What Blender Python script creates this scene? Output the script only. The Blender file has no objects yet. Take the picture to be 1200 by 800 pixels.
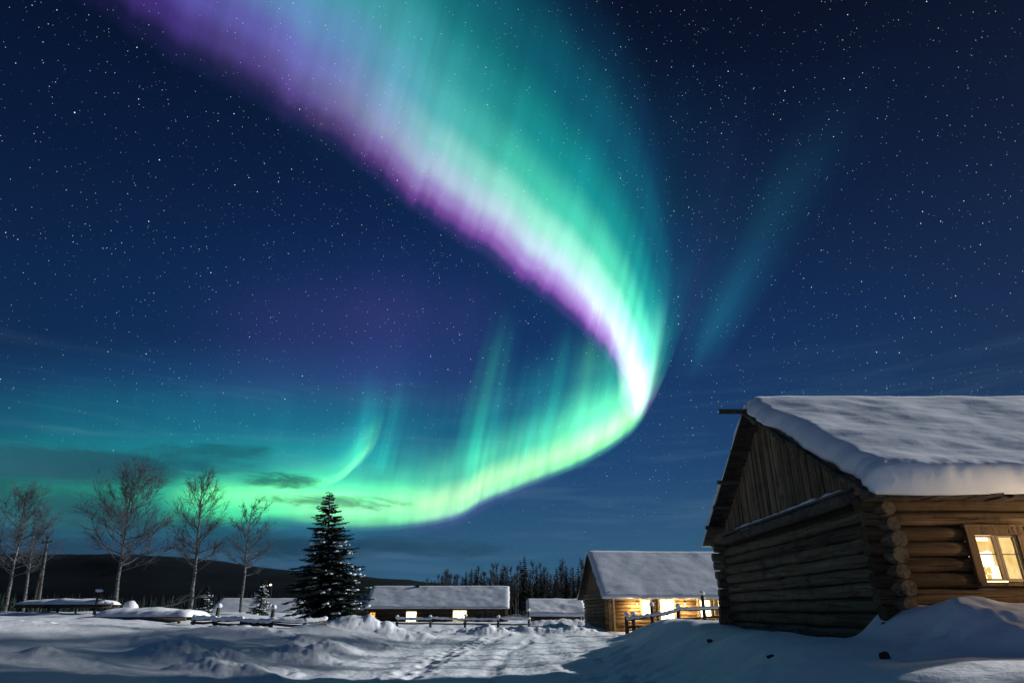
import bpy, math, random
import numpy as np
from mathutils import Vector, Matrix

rnd = random.Random(7)
SC = bpy.context.scene
COL = SC.collection
R = math.radians

# ------------------------------------------------------------------ camera
F_PX, PITCH, CAM_Z = 742.0, R(23.0), 1.5          # focal length in photo pixels (1200 wide)
cam_data = bpy.data.cameras.new('camera')
cam_data.sensor_width = 36.0
cam_data.lens = F_PX / 1200.0 * 36.0
cam_data.clip_start, cam_data.clip_end = 0.1, 40000.0
cam = bpy.data.objects.new('camera', cam_data)
cam.location = (0, 0, CAM_Z)
cam.rotation_euler = (R(90) + PITCH, 0, 0)
COL.objects.link(cam)
SC.camera = cam

# ------------------------------------------------------------------ exposure
EXPOSURE = 1.0
KX = 2.0 ** -EXPOSURE
SC.view_settings.view_transform = 'Standard'
SC.view_settings.look = 'None'
SC.view_settings.gamma = 1.0
SC.view_settings.exposure = EXPOSURE
SC.view_settings.use_curve_mapping = False
SC.render.engine = 'CYCLES'
SC.cycles.use_denoising = True
SC.cycles.max_bounces = 6
SC.cycles.diffuse_bounces = 3
SC.cycles.glossy_bounces = 2
SC.cycles.transparent_max_bounces = 48
SC.cycles.sample_clamp_indirect = 4.0

# direction the moonlight comes from
MOON_AZ = R(72)      # clockwise from straight ahead (+Y)
MOON_EL = R(17)
to_moon = Vector((math.sin(MOON_AZ) * math.cos(MOON_EL), math.cos(MOON_AZ) * math.cos(MOON_EL), math.sin(MOON_EL)))
MOON_STRENGTH = 2.3


def s2l(c):
    """sRGB 0..255 -> linear, divided by the exposure"""
    out = []
    for v in c:
        v /= 255.0
        out.append(v / 12.92 if v <= 0.04045 else ((v + 0.055) / 1.055) ** 2.4)
    return out


# ------------------------------------------------------------------ node helpers
def nd(nt, typ, **kw):
    n = nt.nodes.new(typ)
    for k, v in kw.items():
        if k == 'inp':
            for kk, vv in v.items():
                n.inputs[kk].default_value = vv
        else:
            setattr(n, k, v)
    return n


def lk(nt, a, b):
    nt.links.new(a, b)


def math_n(nt, op, a, b=None, clamp=False):
    n = nt.nodes.new('ShaderNodeMath')
    n.operation = op
    n.use_clamp = clamp
    for i, v in enumerate((a, b)):
        if v is None:
            continue
        if isinstance(v, (int, float)):
            n.inputs[i].default_value = v
        else:
            nt.links.new(v, n.inputs[i])
    return n.outputs[0]


def mix_col(nt, typ, fac, a, b):
    n = nt.nodes.new('ShaderNodeMix')
    n.data_type = 'RGBA'
    n.blend_type = typ
    n.clamp_factor = True
    for i, v in ((0, fac), (6, a), (7, b)):
        if isinstance(v, (int, float)):
            n.inputs[i].default_value = v
        elif isinstance(v, (tuple, list)):
            n.inputs[i].default_value = (*v[:3], 1)
        else:
            nt.links.new(v, n.inputs[i])
    return n.outputs[2]


def ramp(nt, src, stops, interp='LINEAR'):
    n = nt.nodes.new('ShaderNodeValToRGB')
    cr = n.color_ramp
    cr.interpolation = interp
    while len(cr.elements) < len(stops):
        cr.elements.new(0.5)
    for e, (p, c) in zip(cr.elements, stops):
        e.position = p
        if isinstance(c, (int, float)):
            c = (c, c, c)
        e.color = (*c[:3], 1)
    nt.links.new(src, n.inputs[0])
    return n.outputs[0]


def noise(nt, vec, scale, detail=4, rough=0.55, dist=0.0):
    n = nt.nodes.new('ShaderNodeTexNoise')
    n.inputs['Scale'].default_value = scale
    n.inputs['Detail'].default_value = detail
    n.inputs['Roughness'].default_value = rough
    n.inputs['Distortion'].default_value = dist
    if vec is not None:
        nt.links.new(vec, n.inputs['Vector'])
    return n.outputs['Fac']


def mapping(nt, vec, scale=(1, 1, 1), loc=(0, 0, 0)):
    n = nt.nodes.new('ShaderNodeMapping')
    n.inputs['Scale'].default_value = scale
    n.inputs['Location'].default_value = loc
    nt.links.new(vec, n.inputs['Vector'])
    return n.outputs[0]


# ------------------------------------------------------------------ world: night sky and stars
world = bpy.data.worlds.new('World')
SC.world = world
world.use_nodes = True
nt = world.node_tree
nt.nodes.clear()
w_out = nd(nt, 'ShaderNodeOutputWorld')
w_bg = nd(nt, 'ShaderNodeBackground')
tc = nd(nt, 'ShaderNodeTexCoord')
direction = tc.outputs['Generated']
sep = nd(nt, 'ShaderNodeSeparateXYZ')
lk(nt, direction, sep.inputs[0])
elev = math_n(nt, 'MULTIPLY', math_n(nt, 'ARCSINE', sep.outputs[2]), 2 / math.pi, True)   # 0 horizon .. 1 zenith


def kk(c):
    return [v * KX for v in s2l(c)]


base = ramp(nt, elev, [(0.0, kk((46, 92, 124))), (0.055, kk((42, 86, 120))), (0.13, kk((26, 68, 114))), (0.24, kk((16, 52, 102))),
                       (0.36, kk((10, 35, 77))), (0.50, kk((5, 18, 48))), (0.62, kk((4, 11, 34))), (1.0, kk((6, 15, 40)))])
# the sky darkens away to the right of the aurora
dark_r = ramp(nt, math_n(nt, 'ADD', math_n(nt, 'MULTIPLY', sep.outputs[0], 1.0), math_n(nt, 'MULTIPLY', sep.outputs[2], 0.6)),
              [(0.30, 1.0), (1.05, 0.42)])
dark_l = ramp(nt, math_n(nt, 'MULTIPLY', sep.outputs[0], -1.0), [(0.15, 1.0), (0.60, 0.55)])
base = mix_col(nt, 'MULTIPLY', 1.0, base, dark_l)
base = mix_col(nt, 'MULTIPLY', 1.0, base, dark_r)
# faint low cloud streaks
cl = noise(nt, mapping(nt, direction, (2.2, 2.2, 22.0)), 1.6, 5, 0.6, 0.6)
cl_m = math_n(nt, 'MULTIPLY', ramp(nt, cl, [(0.50, 0.0), (0.74, 1.0)]), ramp(nt, elev, [(0.0, 0.5), (0.05, 1.0), (0.12, 0.6), (0.24, 0.0)]))
base = mix_col(nt, 'MIX', math_n(nt, 'MULTIPLY', cl_m, 0.55), base, kk((78, 112, 142)))
# the moonlit atmosphere itself, very faint
sky = nd(nt, 'ShaderNodeTexSky')
sky.sky_type = 'NISHITA'
sky.sun_disc = False
sky.sun_elevation = MOON_EL
sky.sun_rotation = MOON_AZ
sky_c = mix_col(nt, 'MULTIPLY', 1.0, sky.outputs[0], (0.0008, 0.0008, 0.0008))
base = mix_col(nt, 'ADD', 1.0, base, sky_c)
# stars: cells of a 3-D Voronoi cut by the sphere of directions
for scale, rad, gain, pw in ((230.0, 0.105, 2.2, 3.0), (110.0, 0.062, 4.0, 4.0), (26.0, 0.018, 5.5, 1.6)):
    v = nd(nt, 'ShaderNodeTexVoronoi', feature='F1')
    v.inputs['Scale'].default_value = scale
    lk(nt, direction, v.inputs['Vector'])
    s = math_n(nt, 'SUBTRACT', 1.0, math_n(nt, 'DIVIDE', v.outputs['Distance'], rad), True)
    sc_ = nd(nt, 'ShaderNodeSeparateColor')
    lk(nt, v.outputs['Color'], sc_.inputs[0])
    b = math_n(nt, 'POWER', sc_.outputs[0], pw)
    amt = math_n(nt, 'MULTIPLY', math_n(nt, 'MULTIPLY', math_n(nt, 'POWER', s, 0.7), b), gain * 0.8 * KX)
    amt = math_n(nt, 'MULTIPLY', amt, ramp(nt, elev, [(0.03, 0.0), (0.16, 0.75), (0.3, 1.0)]))
    tint = mix_col(nt, 'MIX', sc_.outputs[1], (0.66, 0.82, 1.0), (1.0, 0.98, 0.96))
    base = mix_col(nt, 'ADD', 1.0, base, mix_col(nt, 'MULTIPLY', 1.0, tint, amt))
base = mix_col(nt, 'MULTIPLY', 1.0, base, ramp(nt, math_n(nt, 'ADD', math_n(nt, 'MULTIPLY', sep.outputs[1], 0.5), 0.5), [(0.30, 1.5), (0.62, 1.0)]))
lk(nt, base, w_bg.inputs[0])
w_bg.inputs[1].default_value = 1.0
lk(nt, w_bg.outputs[0], w_out.inputs[0])

# ------------------------------------------------------------------ moon
ld = bpy.data.lights.new('moon', 'SUN')
ld.energy = MOON_STRENGTH
ld.angle = R(0.6)
ld.color = (0.97, 0.98, 1.0)
moon = bpy.data.objects.new('moon', ld)
moon.rotation_euler = (-to_moon).to_track_quat('-Z', 'Y').to_euler()
moon.location = to_moon * 50
COL.objects.link(moon)


# ------------------------------------------------------------------ geometry helpers
def ray(px, py):
    cx, cy = (px - 600) / F_PX, (400 - py) / F_PX
    return Vector((cx, math.cos(PITCH) - cy * math.sin(PITCH), math.sin(PITCH) + cy * math.cos(PITCH)))


def at(px, py, Y):
    d = ray(px, py)
    return Vector((0, 0, CAM_Z)) + d * (Y / d.y)


class MB:
    """collects vertices and faces of ONE part"""

    def __init__(self):
        self.v, self.f, self.s = [], [], []

    def add(self, vs, fs, smooth=False):
        o = len(self.v)
        self.v += [tuple(p) for p in vs]
        self.f += [tuple(i + o for i in f) for f in fs]
        self.s += [smooth] * len(fs)

    def box(self, lo, hi, m=None):
        x0, y0, z0 = lo
        x1, y1, z1 = hi
        vs = [Vector(p) for p in ((x0, y0, z0), (x1, y0, z0), (x1, y1, z0), (x0, y1, z0), (x0, y0, z1), (x1, y0, z1), (x1, y1, z1), (x0, y1, z1))]
        if m is not None:
            vs = [m @ p for p in vs]
        self.add(vs, [(3, 2, 1, 0), (4, 5, 6, 7), (0, 1, 5, 4), (1, 2, 6, 5), (2, 3, 7, 6), (3, 0, 4, 7)])

    def bar(self, a, b, w, h, up=(0, 0, 1)):
        """rectangular bar from a to b"""
        a, b = Vector(a), Vector(b)
        d = (b - a)
        L = d.length
        d.normalize()
        side = d.cross(Vector(up)).normalized()
        u = side.cross(d)
        m = Matrix((side, d, u)).transposed().to_4x4()
        m.translation = a
        self.box((-w / 2, 0, -h / 2), (w / 2, L, h / 2), m)

    def tube(self, pts, rads, n=8, caps=True, jit=0.0, smooth=True):
        pts = [Vector(p) for p in pts]
        if isinstance(rads, (int, float)):
            rads = [rads] * len(pts)
        vs, fs = [], []
        prev = None
        k = len(pts)
        for i, p in enumerate(pts):
            d = (pts[min(i + 1, k - 1)] - pts[max(i - 1, 0)])
            if d.length < 1e-9:
                d = Vector((0, 0, 1))
            d.normalize()
            if prev is None:
                ref = Vector((0, 0, 1)) if abs(d.z) < 0.9 else Vector((1, 0, 0))
                side = d.cross(ref).normalized()
            else:
                side = (prev - d * prev.dot(d))
                if side.length < 1e-6:
                    side = d.orthogonal()
                side.normalize()
            prev = side
            up = side.cross(d)
            for j in range(n):
                a = 2 * math.pi * j / n
                r = rads[i] * (1 + (rnd.uniform(-jit, jit) if jit else 0))
                vs.append(p + side * (math.cos(a) * r) + up * (math.sin(a) * r))
        for i in range(k - 1):
            for j in range(n):
                fs.append((i * n + j, i * n + (j + 1) % n, (i + 1) * n + (j + 1) % n, (i + 1) * n + j))
        o = len(self.f)
        self.add(vs, fs, smooth)
        if caps:
            base_i = len(self.v) - len(vs)
            self.f.append(tuple(base_i + j for j in reversed(range(n))))
            self.f.append(tuple(base_i + (k - 1) * n + j for j in range(n)))
            self.s += [False, False]

    def blob(self, c, r, jit=0.2, seg=7, rings=5, flat_bottom=False):
        """lumpy ellipsoid"""
        c = Vector(c)
        rx, ry, rz = r
        vs, fs = [], []
        ph = rnd.random() * 9
        for i in range(rings + 1):
            th = math.pi * i / rings
            for j in range(seg):
                a = 2 * math.pi * j / seg + ph
                k = 1 + (rnd.uniform(-jit, jit) if 0 < i < rings else 0)
                z = math.cos(th)
                if flat_bottom and z < -0.25:
                    z = -0.25
                vs.append(c + Vector((math.sin(th) * math.cos(a) * rx * k, math.sin(th) * math.sin(a) * ry * k, z * rz * (1 + 0.4 * (k - 1)))))
        for i in range(rings):
            for j in range(seg):
                fs.append((i * seg + j, (i + 1) * seg + j, (i + 1) * seg + (j + 1) % seg, i * seg + (j + 1) % seg))
        self.add(vs, fs, True)

    def build(self, name, mat, parent=None, loc=None):
        me = bpy.data.meshes.new(name)
        me.from_pydata(self.v, [], self.f)
        me.polygons.foreach_set('use_smooth', self.s)
        me.materials.append(mat)
        me.update()
        o = bpy.data.objects.new(name, me)
        COL.objects.link(o)
        if parent is not None:
            o.parent = parent
        if loc is not None:
            o.location = loc
        return o


def tag(o, label=None, cat=None, group=None, kind=None):
    if label:
        o['label'] = label
    if cat:
        o['category'] = cat
    if group:
        o['group'] = group
    if kind:
        o['kind'] = kind
    return o


def empty(name, loc, label, cat, group=None, rz=0.0, kind=None):
    o = bpy.data.objects.new(name, None)
    o.empty_display_size = 0.3
    o.location = loc
    o.rotation_euler = (0, 0, rz)
    COL.objects.link(o)
    return tag(o, label, cat, group, kind)


def copy_tree(o, parent=None):
    c = o.copy()
    COL.objects.link(c)
    if parent is not None:
        c.parent = parent
    for ch in list(o.children):
        copy_tree(ch, c)
    return c


# vectorised value noise
def _hash(ix, iy, seed):
    h = (ix.astype(np.int64) * 374761393 + iy.astype(np.int64) * 668265263 + seed * 974634777) & 0x7FFFFFFF
    h = ((h ^ (h >> 13)) * 1274126177) & 0x7FFFFFFF
    h = (h ^ (h >> 16)) & 0xFFFF
    return h / 65535.0


def vnoise(x, y, seed=0):
    x, y = np.asarray(x, float), np.asarray(y, float)
    ix, iy = np.floor(x), np.floor(y)
    fx, fy = x - ix, y - iy
    fx = fx * fx * fx * (fx * (fx * 6 - 15) + 10)
    fy = fy * fy * fy * (fy * (fy * 6 - 15) + 10)
    a, b = _hash(ix, iy, seed), _hash(ix + 1, iy, seed)
    c, d = _hash(ix, iy + 1, seed), _hash(ix + 1, iy + 1, seed)
    return ((a + (b - a) * fx) * (1 - fy) + (c + (d - c) * fx) * fy) * 2 - 1


def fbm(x, y, seed=0, octv=4, gain=0.5):
    t, amp, f = 0, 1.0, 1.0
    for i in range(octv):
        c, s = math.cos(0.6 * i), math.sin(0.6 * i)
        t = t + amp * vnoise((x * c - y * s) * f, (x * s + y * c) * f, seed + i * 17)
        amp *= gain
        f *= 2.03
    return t


def ss(a, b, x):
    t = np.clip((np.asarray(x, float) - a) / (b - a), 0, 1)
    return t * t * (3 - 2 * t)


# ------------------------------------------------------------------ materials
def new_mat(name):
    m = bpy.data.materials.new(name)
    m.use_nodes = True
    t = m.node_tree
    return m, t, t.nodes['Principled BSDF']


def bump(t, p, h, strength=0.4, dist=0.02, prev=None):
    b = nd(t, 'ShaderNodeBump')
    b.inputs['Strength'].default_value = strength
    b.inputs['Distance'].default_value = dist
    lk(t, h, b.inputs['Height'])
    if prev is not None:
        lk(t, prev, b.inputs['Normal'])
    lk(t, b.outputs[0], p.inputs['Normal'])
    return b.outputs[0]


def snow_mat(name, fine=1.0, streak=None, rough_k=1.0):
    m, t, p = new_mat(name)
    c = nd(t, 'ShaderNodeTexCoord').outputs['Object']
    n1 = noise(t, c, 0.9, 5, 0.6)
    p.inputs['Roughness'].default_value = 0.72
    p.inputs['Specular IOR Level'].default_value = 0.2
    lk(t, ramp(t, n1, [(0.3, (0.80, 0.83, 0.87)), (0.7, (0.87, 0.885, 0.90))]), p.inputs['Base Color'])
    a = noise(t, c, 5.0 * fine, 5, 0.6)
    prev = bump(t, p, a, 0.35 * rough_k, 0.06)
    b = noise(t, c, 38.0 * fine, 3, 0.6)
    prev = bump(t, p, b, 0.25 * rough_k, 0.012, prev)
    if streak:
        s = noise(t, mapping(t, c, streak), 1.0, 4, 0.55, 0.4)
        bump(t, p, s, 0.22, 0.08, prev)
    return m


def wood_mat(name, dark, light, axis, scale=1.0, rough=0.85, bump_d=0.01):
    """weathered wood with the grain along an axis; each board or log takes its own tone"""
    m, t, p = new_mat(name)
    c = nd(t, 'ShaderNodeTexCoord').outputs['Object']
    st = [16.0 * scale] * 3
    st[axis] = 0.7 * scale
    geo = nd(t, 'ShaderNodeNewGeometry')
    rpi = geo.outputs['Random Per Island']
    off = nd(t, 'ShaderNodeVectorMath', operation='ADD')
    lk(t, mapping(t, c, st), off.inputs[0])
    cmb = nd(t, 'ShaderNodeCombineXYZ')
    lk(t, math_n(t, 'MULTIPLY', rpi, 91.0), cmb.inputs[0])
    lk(t, math_n(t, 'MULTIPLY', rpi, 37.0), cmb.inputs[1])
    lk(t, cmb.outputs[0], off.inputs[1])
    g = noise(t, off.outputs[0], 1.0, 6, 0.65, 0.5)
    col = ramp(t, g, [(0.28, dark), (0.5, [(a + b) / 2 for a, b in zip(dark, light)]), (0.72, light)])
    tone = ramp(t, rpi, [(0.0, 0.55), (0.5, 0.85), (1.0, 1.15)])
    col = mix_col(t, 'MULTIPLY', 1.0, col, tone)
    st2 = noise(t, c, 2.2, 5, 0.65)
    col = mix_col(t, 'MIX', ramp(t, st2, [(0.52, 0.0), (0.70, 0.7)]), col, [v * 0.45 for v in dark])
    # drying cracks and knots
    st3 = [5.0 * scale] * 3
    st3[axis] = 0.22 * scale
    off2 = nd(t, 'ShaderNodeVectorMath', operation='ADD')
    lk(t, mapping(t, c, st3), off2.inputs[0])
    lk(t, cmb.outputs[0], off2.inputs[1])
    ck = noise(t, off2.outputs[0], 1.4, 2, 0.5, 0.4)
    crack = ramp(t, math_n(t, 'ABSOLUTE', math_n(t, 'SUBTRACT', ck, 0.58)), [(0.0, 0.9), (0.007, 0.6), (0.015, 0.0)])
    col = mix_col(t, 'MIX', crack, col, [v * 0.18 for v in dark])
    vo = nd(t, 'ShaderNodeTexVoronoi', feature='F1')
    vo.inputs['Scale'].default_value = 2.6
    lk(t, c, vo.inputs['Vector'])
    col = mix_col(t, 'MIX', ramp(t, vo.outputs['Distance'], [(0.04, 0.8), (0.08, 0.0)]), col, [v * 0.35 for v in dark])
    lk(t, col, p.inputs['Base Color'])
    p.inputs['Roughness'].default_value = rough
    p.inputs['Specular IOR Level'].default_value = 0.18
    h_ = math_n(t, 'SUBTRACT', g, math_n(t, 'MULTIPLY', crack, 0.9))
    bump(t, p, h_, 0.8, bump_d)
    return m


def plain(name, col, rough=0.8, var=0.25, scale=6.0):
    m, t, p = new_mat(name)
    c = nd(t, 'ShaderNodeTexCoord').outputs['Object']
    n = noise(t, c, scale, 4, 0.6)
    lk(t, ramp(t, n, [(0.3, [v * (1 - var) for v in col]), (0.7, [v * (1 + var) for v in col])]), p.inputs['Base Color'])
    p.inputs['Roughness'].default_value = rough
    p.inputs['Specular IOR Level'].default_value = 0.08
    return m


def glow(name, col, strength, col2=None, scale=3.0):
    m = bpy.data.materials.new(name)
    m.use_nodes = True
    t = m.node_tree
    t.nodes.clear()
    o = nd(t, 'ShaderNodeOutputMaterial')
    e = nd(t, 'ShaderNodeEmission')
    e.inputs[1].default_value = strength
    if col2:
        c = nd(t, 'ShaderNodeTexCoord').outputs['Object']
        n = noise(t, mapping(t, c, (1, 1, 0.6)), scale, 3, 0.5)
        lk(t, ramp(t, n, [(0.35, col), (0.65, col2)]), e.inputs[0])
    else:
        e.inputs[0].default_value = (*col, 1)
    lk(t, e.outputs[0], o.inputs[0])
    return m


M = {}
M['snow'] = snow_mat('snow')
M['roof_snow'] = snow_mat('roof_snow', 0.8, (0.35, 2.2, 2.2), 0.5)
M['tree_snow'] = snow_mat('tree_snow', 2.0)
M['log_x'] = wood_mat('log_along_front', (0.036, 0.023, 0.013), (0.215, 0.135, 0.068), 0)
M['log_y'] = wood_mat('log_along_gable', (0.055, 0.042, 0.026), (0.30, 0.225, 0.138), 1)
M['board_z'] = wood_mat('upright_board', (0.065, 0.047, 0.029), (0.36, 0.26, 0.16), 2)
M['board_x'] = wood_mat('grey_board', (0.05, 0.04, 0.032), (0.19, 0.155, 0.125), 0)
M['purlin'] = wood_mat('purlin_wood', (0.05, 0.038, 0.028), (0.16, 0.12, 0.085), 0)
M['casing'] = wood_mat('casing_wood', (0.11, 0.066, 0.032), (0.26, 0.165, 0.085), 2, 1.5)
M['sash'] = plain('sash_paint', (0.42, 0.30, 0.18), 0.6, 0.15, 20)
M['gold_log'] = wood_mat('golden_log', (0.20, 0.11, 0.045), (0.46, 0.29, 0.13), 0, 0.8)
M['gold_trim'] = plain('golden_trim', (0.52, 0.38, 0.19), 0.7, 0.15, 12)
M['dark_log'] = wood_mat('dark_log', (0.05, 0.034, 0.02), (0.17, 0.12, 0.075), 0, 0.8)
M['fence'] = wood_mat('fence_wood', (0.035, 0.028, 0.022), (0.13, 0.105, 0.085), 0)
M['iron'] = plain('iron', (0.03, 0.03, 0.032), 0.5)
M['curtain'] = glow('curtain_glow', s2l((255, 222, 150)), 1.25 * KX, s2l((238, 186, 98)), 9.0)  # room light put into the cloth as its own glow
M['room'] = glow('lit_room', s2l((255, 224, 150)), 3.4 * KX, s2l((255, 240, 200)), 2.0)
M['room_far'] = glow('lit_room_far', s2l((255, 226, 150)), 5.0 * KX, s2l((255, 244, 205)), 1.2)
M['room_orange'] = glow('lit_room_orange', s2l((255, 176, 60)), 1.3 * KX)


def glass_mat():
    m = bpy.data.materials.new('window_glass')
    m.use_nodes = True
    t = m.node_tree
    t.nodes.clear()
    o = nd(t, 'ShaderNodeOutputMaterial')
    a = nd(t, 'ShaderNodeBsdfTransparent')
    a.inputs[0].default_value = (0.96, 0.97, 0.96, 1)
    b = nd(t, 'ShaderNodeBsdfGlossy')
    b.inputs['Roughness'].default_value = 0.04
    f = nd(t, 'ShaderNodeFresnel')
    f.inputs[0].default_value = 1.45
    x = nd(t, 'ShaderNodeMixShader')
    lk(t, f.outputs[0], x.inputs[0])
    lk(t, a.outputs[0], x.inputs[1])
    lk(t, b.outputs[0], x.inputs[2])
    lk(t, x.outputs[0], o.inputs[0])
    return m


M['glass'] = glass_mat()


def birch_bark():
    m, t, p = new_mat('birch_bark')
    c = nd(t, 'ShaderNodeTexCoord').outputs['Object']
    n = noise(t, mapping(t, c, (3, 3, 9)), 1.4, 5, 0.6)
    lk(t, ramp(t, n, [(0.42, (0.03, 0.027, 0.025)), (0.54, (0.13, 0.125, 0.12)), (0.75, (0.24, 0.235, 0.225))]), p.inputs['Base Color'])
    p.inputs['Roughness'].default_value = 0.9
    return m


M['birch'] = birch_bark()
M['twig'] = plain('birch_twig', (0.082, 0.092, 0.102), 0.9)
M['bark'] = plain('dark_bark', (0.055, 0.042, 0.032), 0.9)
M['needle'] = plain('spruce_needle', (0.026, 0.048, 0.034), 0.8, 0.4, 3.0)
M['needle_far'] = plain('far_needle', (0.014, 0.022, 0.018), 0.9, 0.3, 0.5)
M['far_wood'] = plain('far_bare_wood', (0.055, 0.050, 0.046), 0.9)
M['far_trunk'] = plain('far_birch_trunk', (0.13, 0.125, 0.12), 0.9, 0.4, 0.8)
M['hill'] = plain('wooded_hill', (0.0018, 0.0048, 0.0085), 1.0, 0.5, 0.02)  # bluish near-black: distance haze put into the colour

# ------------------------------------------------------------------ the ground
MOUNDS = [  # x, y, rx, ry, height, lumpiness
    (5.3, 9.15, 0.55, 0.5, 0.22, 0.15),
    (-6.6, 31.0, 1.35, 1.2, 0.40, 0.16), (-7.6, 31.4, 1.2, 1.1, 0.22, 0.15), (-5.1, 31.0, 1.5, 1.0, 0.24, 0.15), (-3.6, 31.0, 1.5, 1.0, 0.10, 0.2),
    (-1.3, 37.5, 1.4, 0.9, 0.42, 0.4), (1.0, 40.0, 2.4, 0.9, 0.30, 0.4), (3.4, 39.0, 1.6, 0.8, 0.32, 0.4), (-3.2, 39.5, 2.0, 0.8, 0.22, 0.4),
    (6.6, 31.5, 1.7, 2.0, 0.36, 0.08), (8.7, 25.5, 1.9, 2.4, 0.34, 0.08), (5.4, 23.0, 1.6, 2.2, 0.18, 0.12), (4.6, 18.6, 1.2, 2.2, 0.16, 0.1),
    (4.15, 11.2, 1.0, 1.9, 0.24, 0.08), (3.2, 8.3, 1.2, 1.0, 0.16, 0.15), (4.2, 14.6, 0.9, 1.5, 0.12, 0.1),
    (-7.0, 15.6, 1.3, 1.1, 0.30, 0.45), (-5.6, 18.2, 1.1, 1.0, 0.28, 0.4), (-8.8, 19.0, 1.9, 1.3, 0.22, 0.2), (-5.6, 14.0, 0.8, 0.7, 0.22, 0.5),
    (-6.2, 21.8, 1.3, 1.2, 0.30, 0.3), (-9.6, 24.0, 2.2, 1.3, 0.26, 0.1), (-7.4, 26.5, 1.6, 1.0, 0.24, 0.1), (-13.0, 14.5, 3.0, 2.0, 0.22, 0.1),
    (-11.0, 12.0, 1.8, 1.4, 0.16, 0.2), (-17.0, 23.0, 4.0, 2.0, 0.22, 0.05), (-8.2, 13.0, 1.0, 0.8, 0.16, 0.4),
    (4.2, 57.5, 3.6, 1.4, 0.50, 0.15), (3.0, 47.0, 2.6, 1.2, 0.30, 0.4), (4.6, 44.0, 1.2, 0.8, 0.3, 0.5),
]

CORNER = [(5.62, 8.55, 0.36, 0.32, 0.16, 0.25), (5.25, 8.35, 0.30, 0.28, 0.22, 0.3), (5.0, 8.0, 0.26, 0.26, 0.20, 0.3), (5.42, 7.95, 0.28, 0.24, 0.16, 0.3), (5.75, 7.75, 0.32, 0.24, 0.13, 0.3),
          (4.72, 7.9, 0.20, 0.2, 0.12, 0.3), (6.1, 8.1, 0.4, 0.3, 0.06, 0.2), (5.1, 7.5, 0.24, 0.2, 0.12, 0.3), (4.85, 8.5, 0.2, 0.22, 0.14, 0.3), (5.5, 7.4, 0.26, 0.2, 0.10, 0.3), (4.5, 7.4, 0.16, 0.14, 0.08, 0.3)]

_sg = random.Random(31)
STEPS = []
for _i in range(46):                                   # trail across the field at the left, and one up the road
    STEPS.append((-27.0 + _i * 0.46, 24.5 + 0.5 * math.sin(_i * 0.25) + 0.16 * (-1) ** _i + _sg.uniform(-.08, .08)))
for _i in range(40):
    STEPS.append((-2.6 + 0.03 * _i + 0.17 * (-1) ** _i + _sg.uniform(-.06, .06), 9.0 + _i * 0.62))


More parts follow.
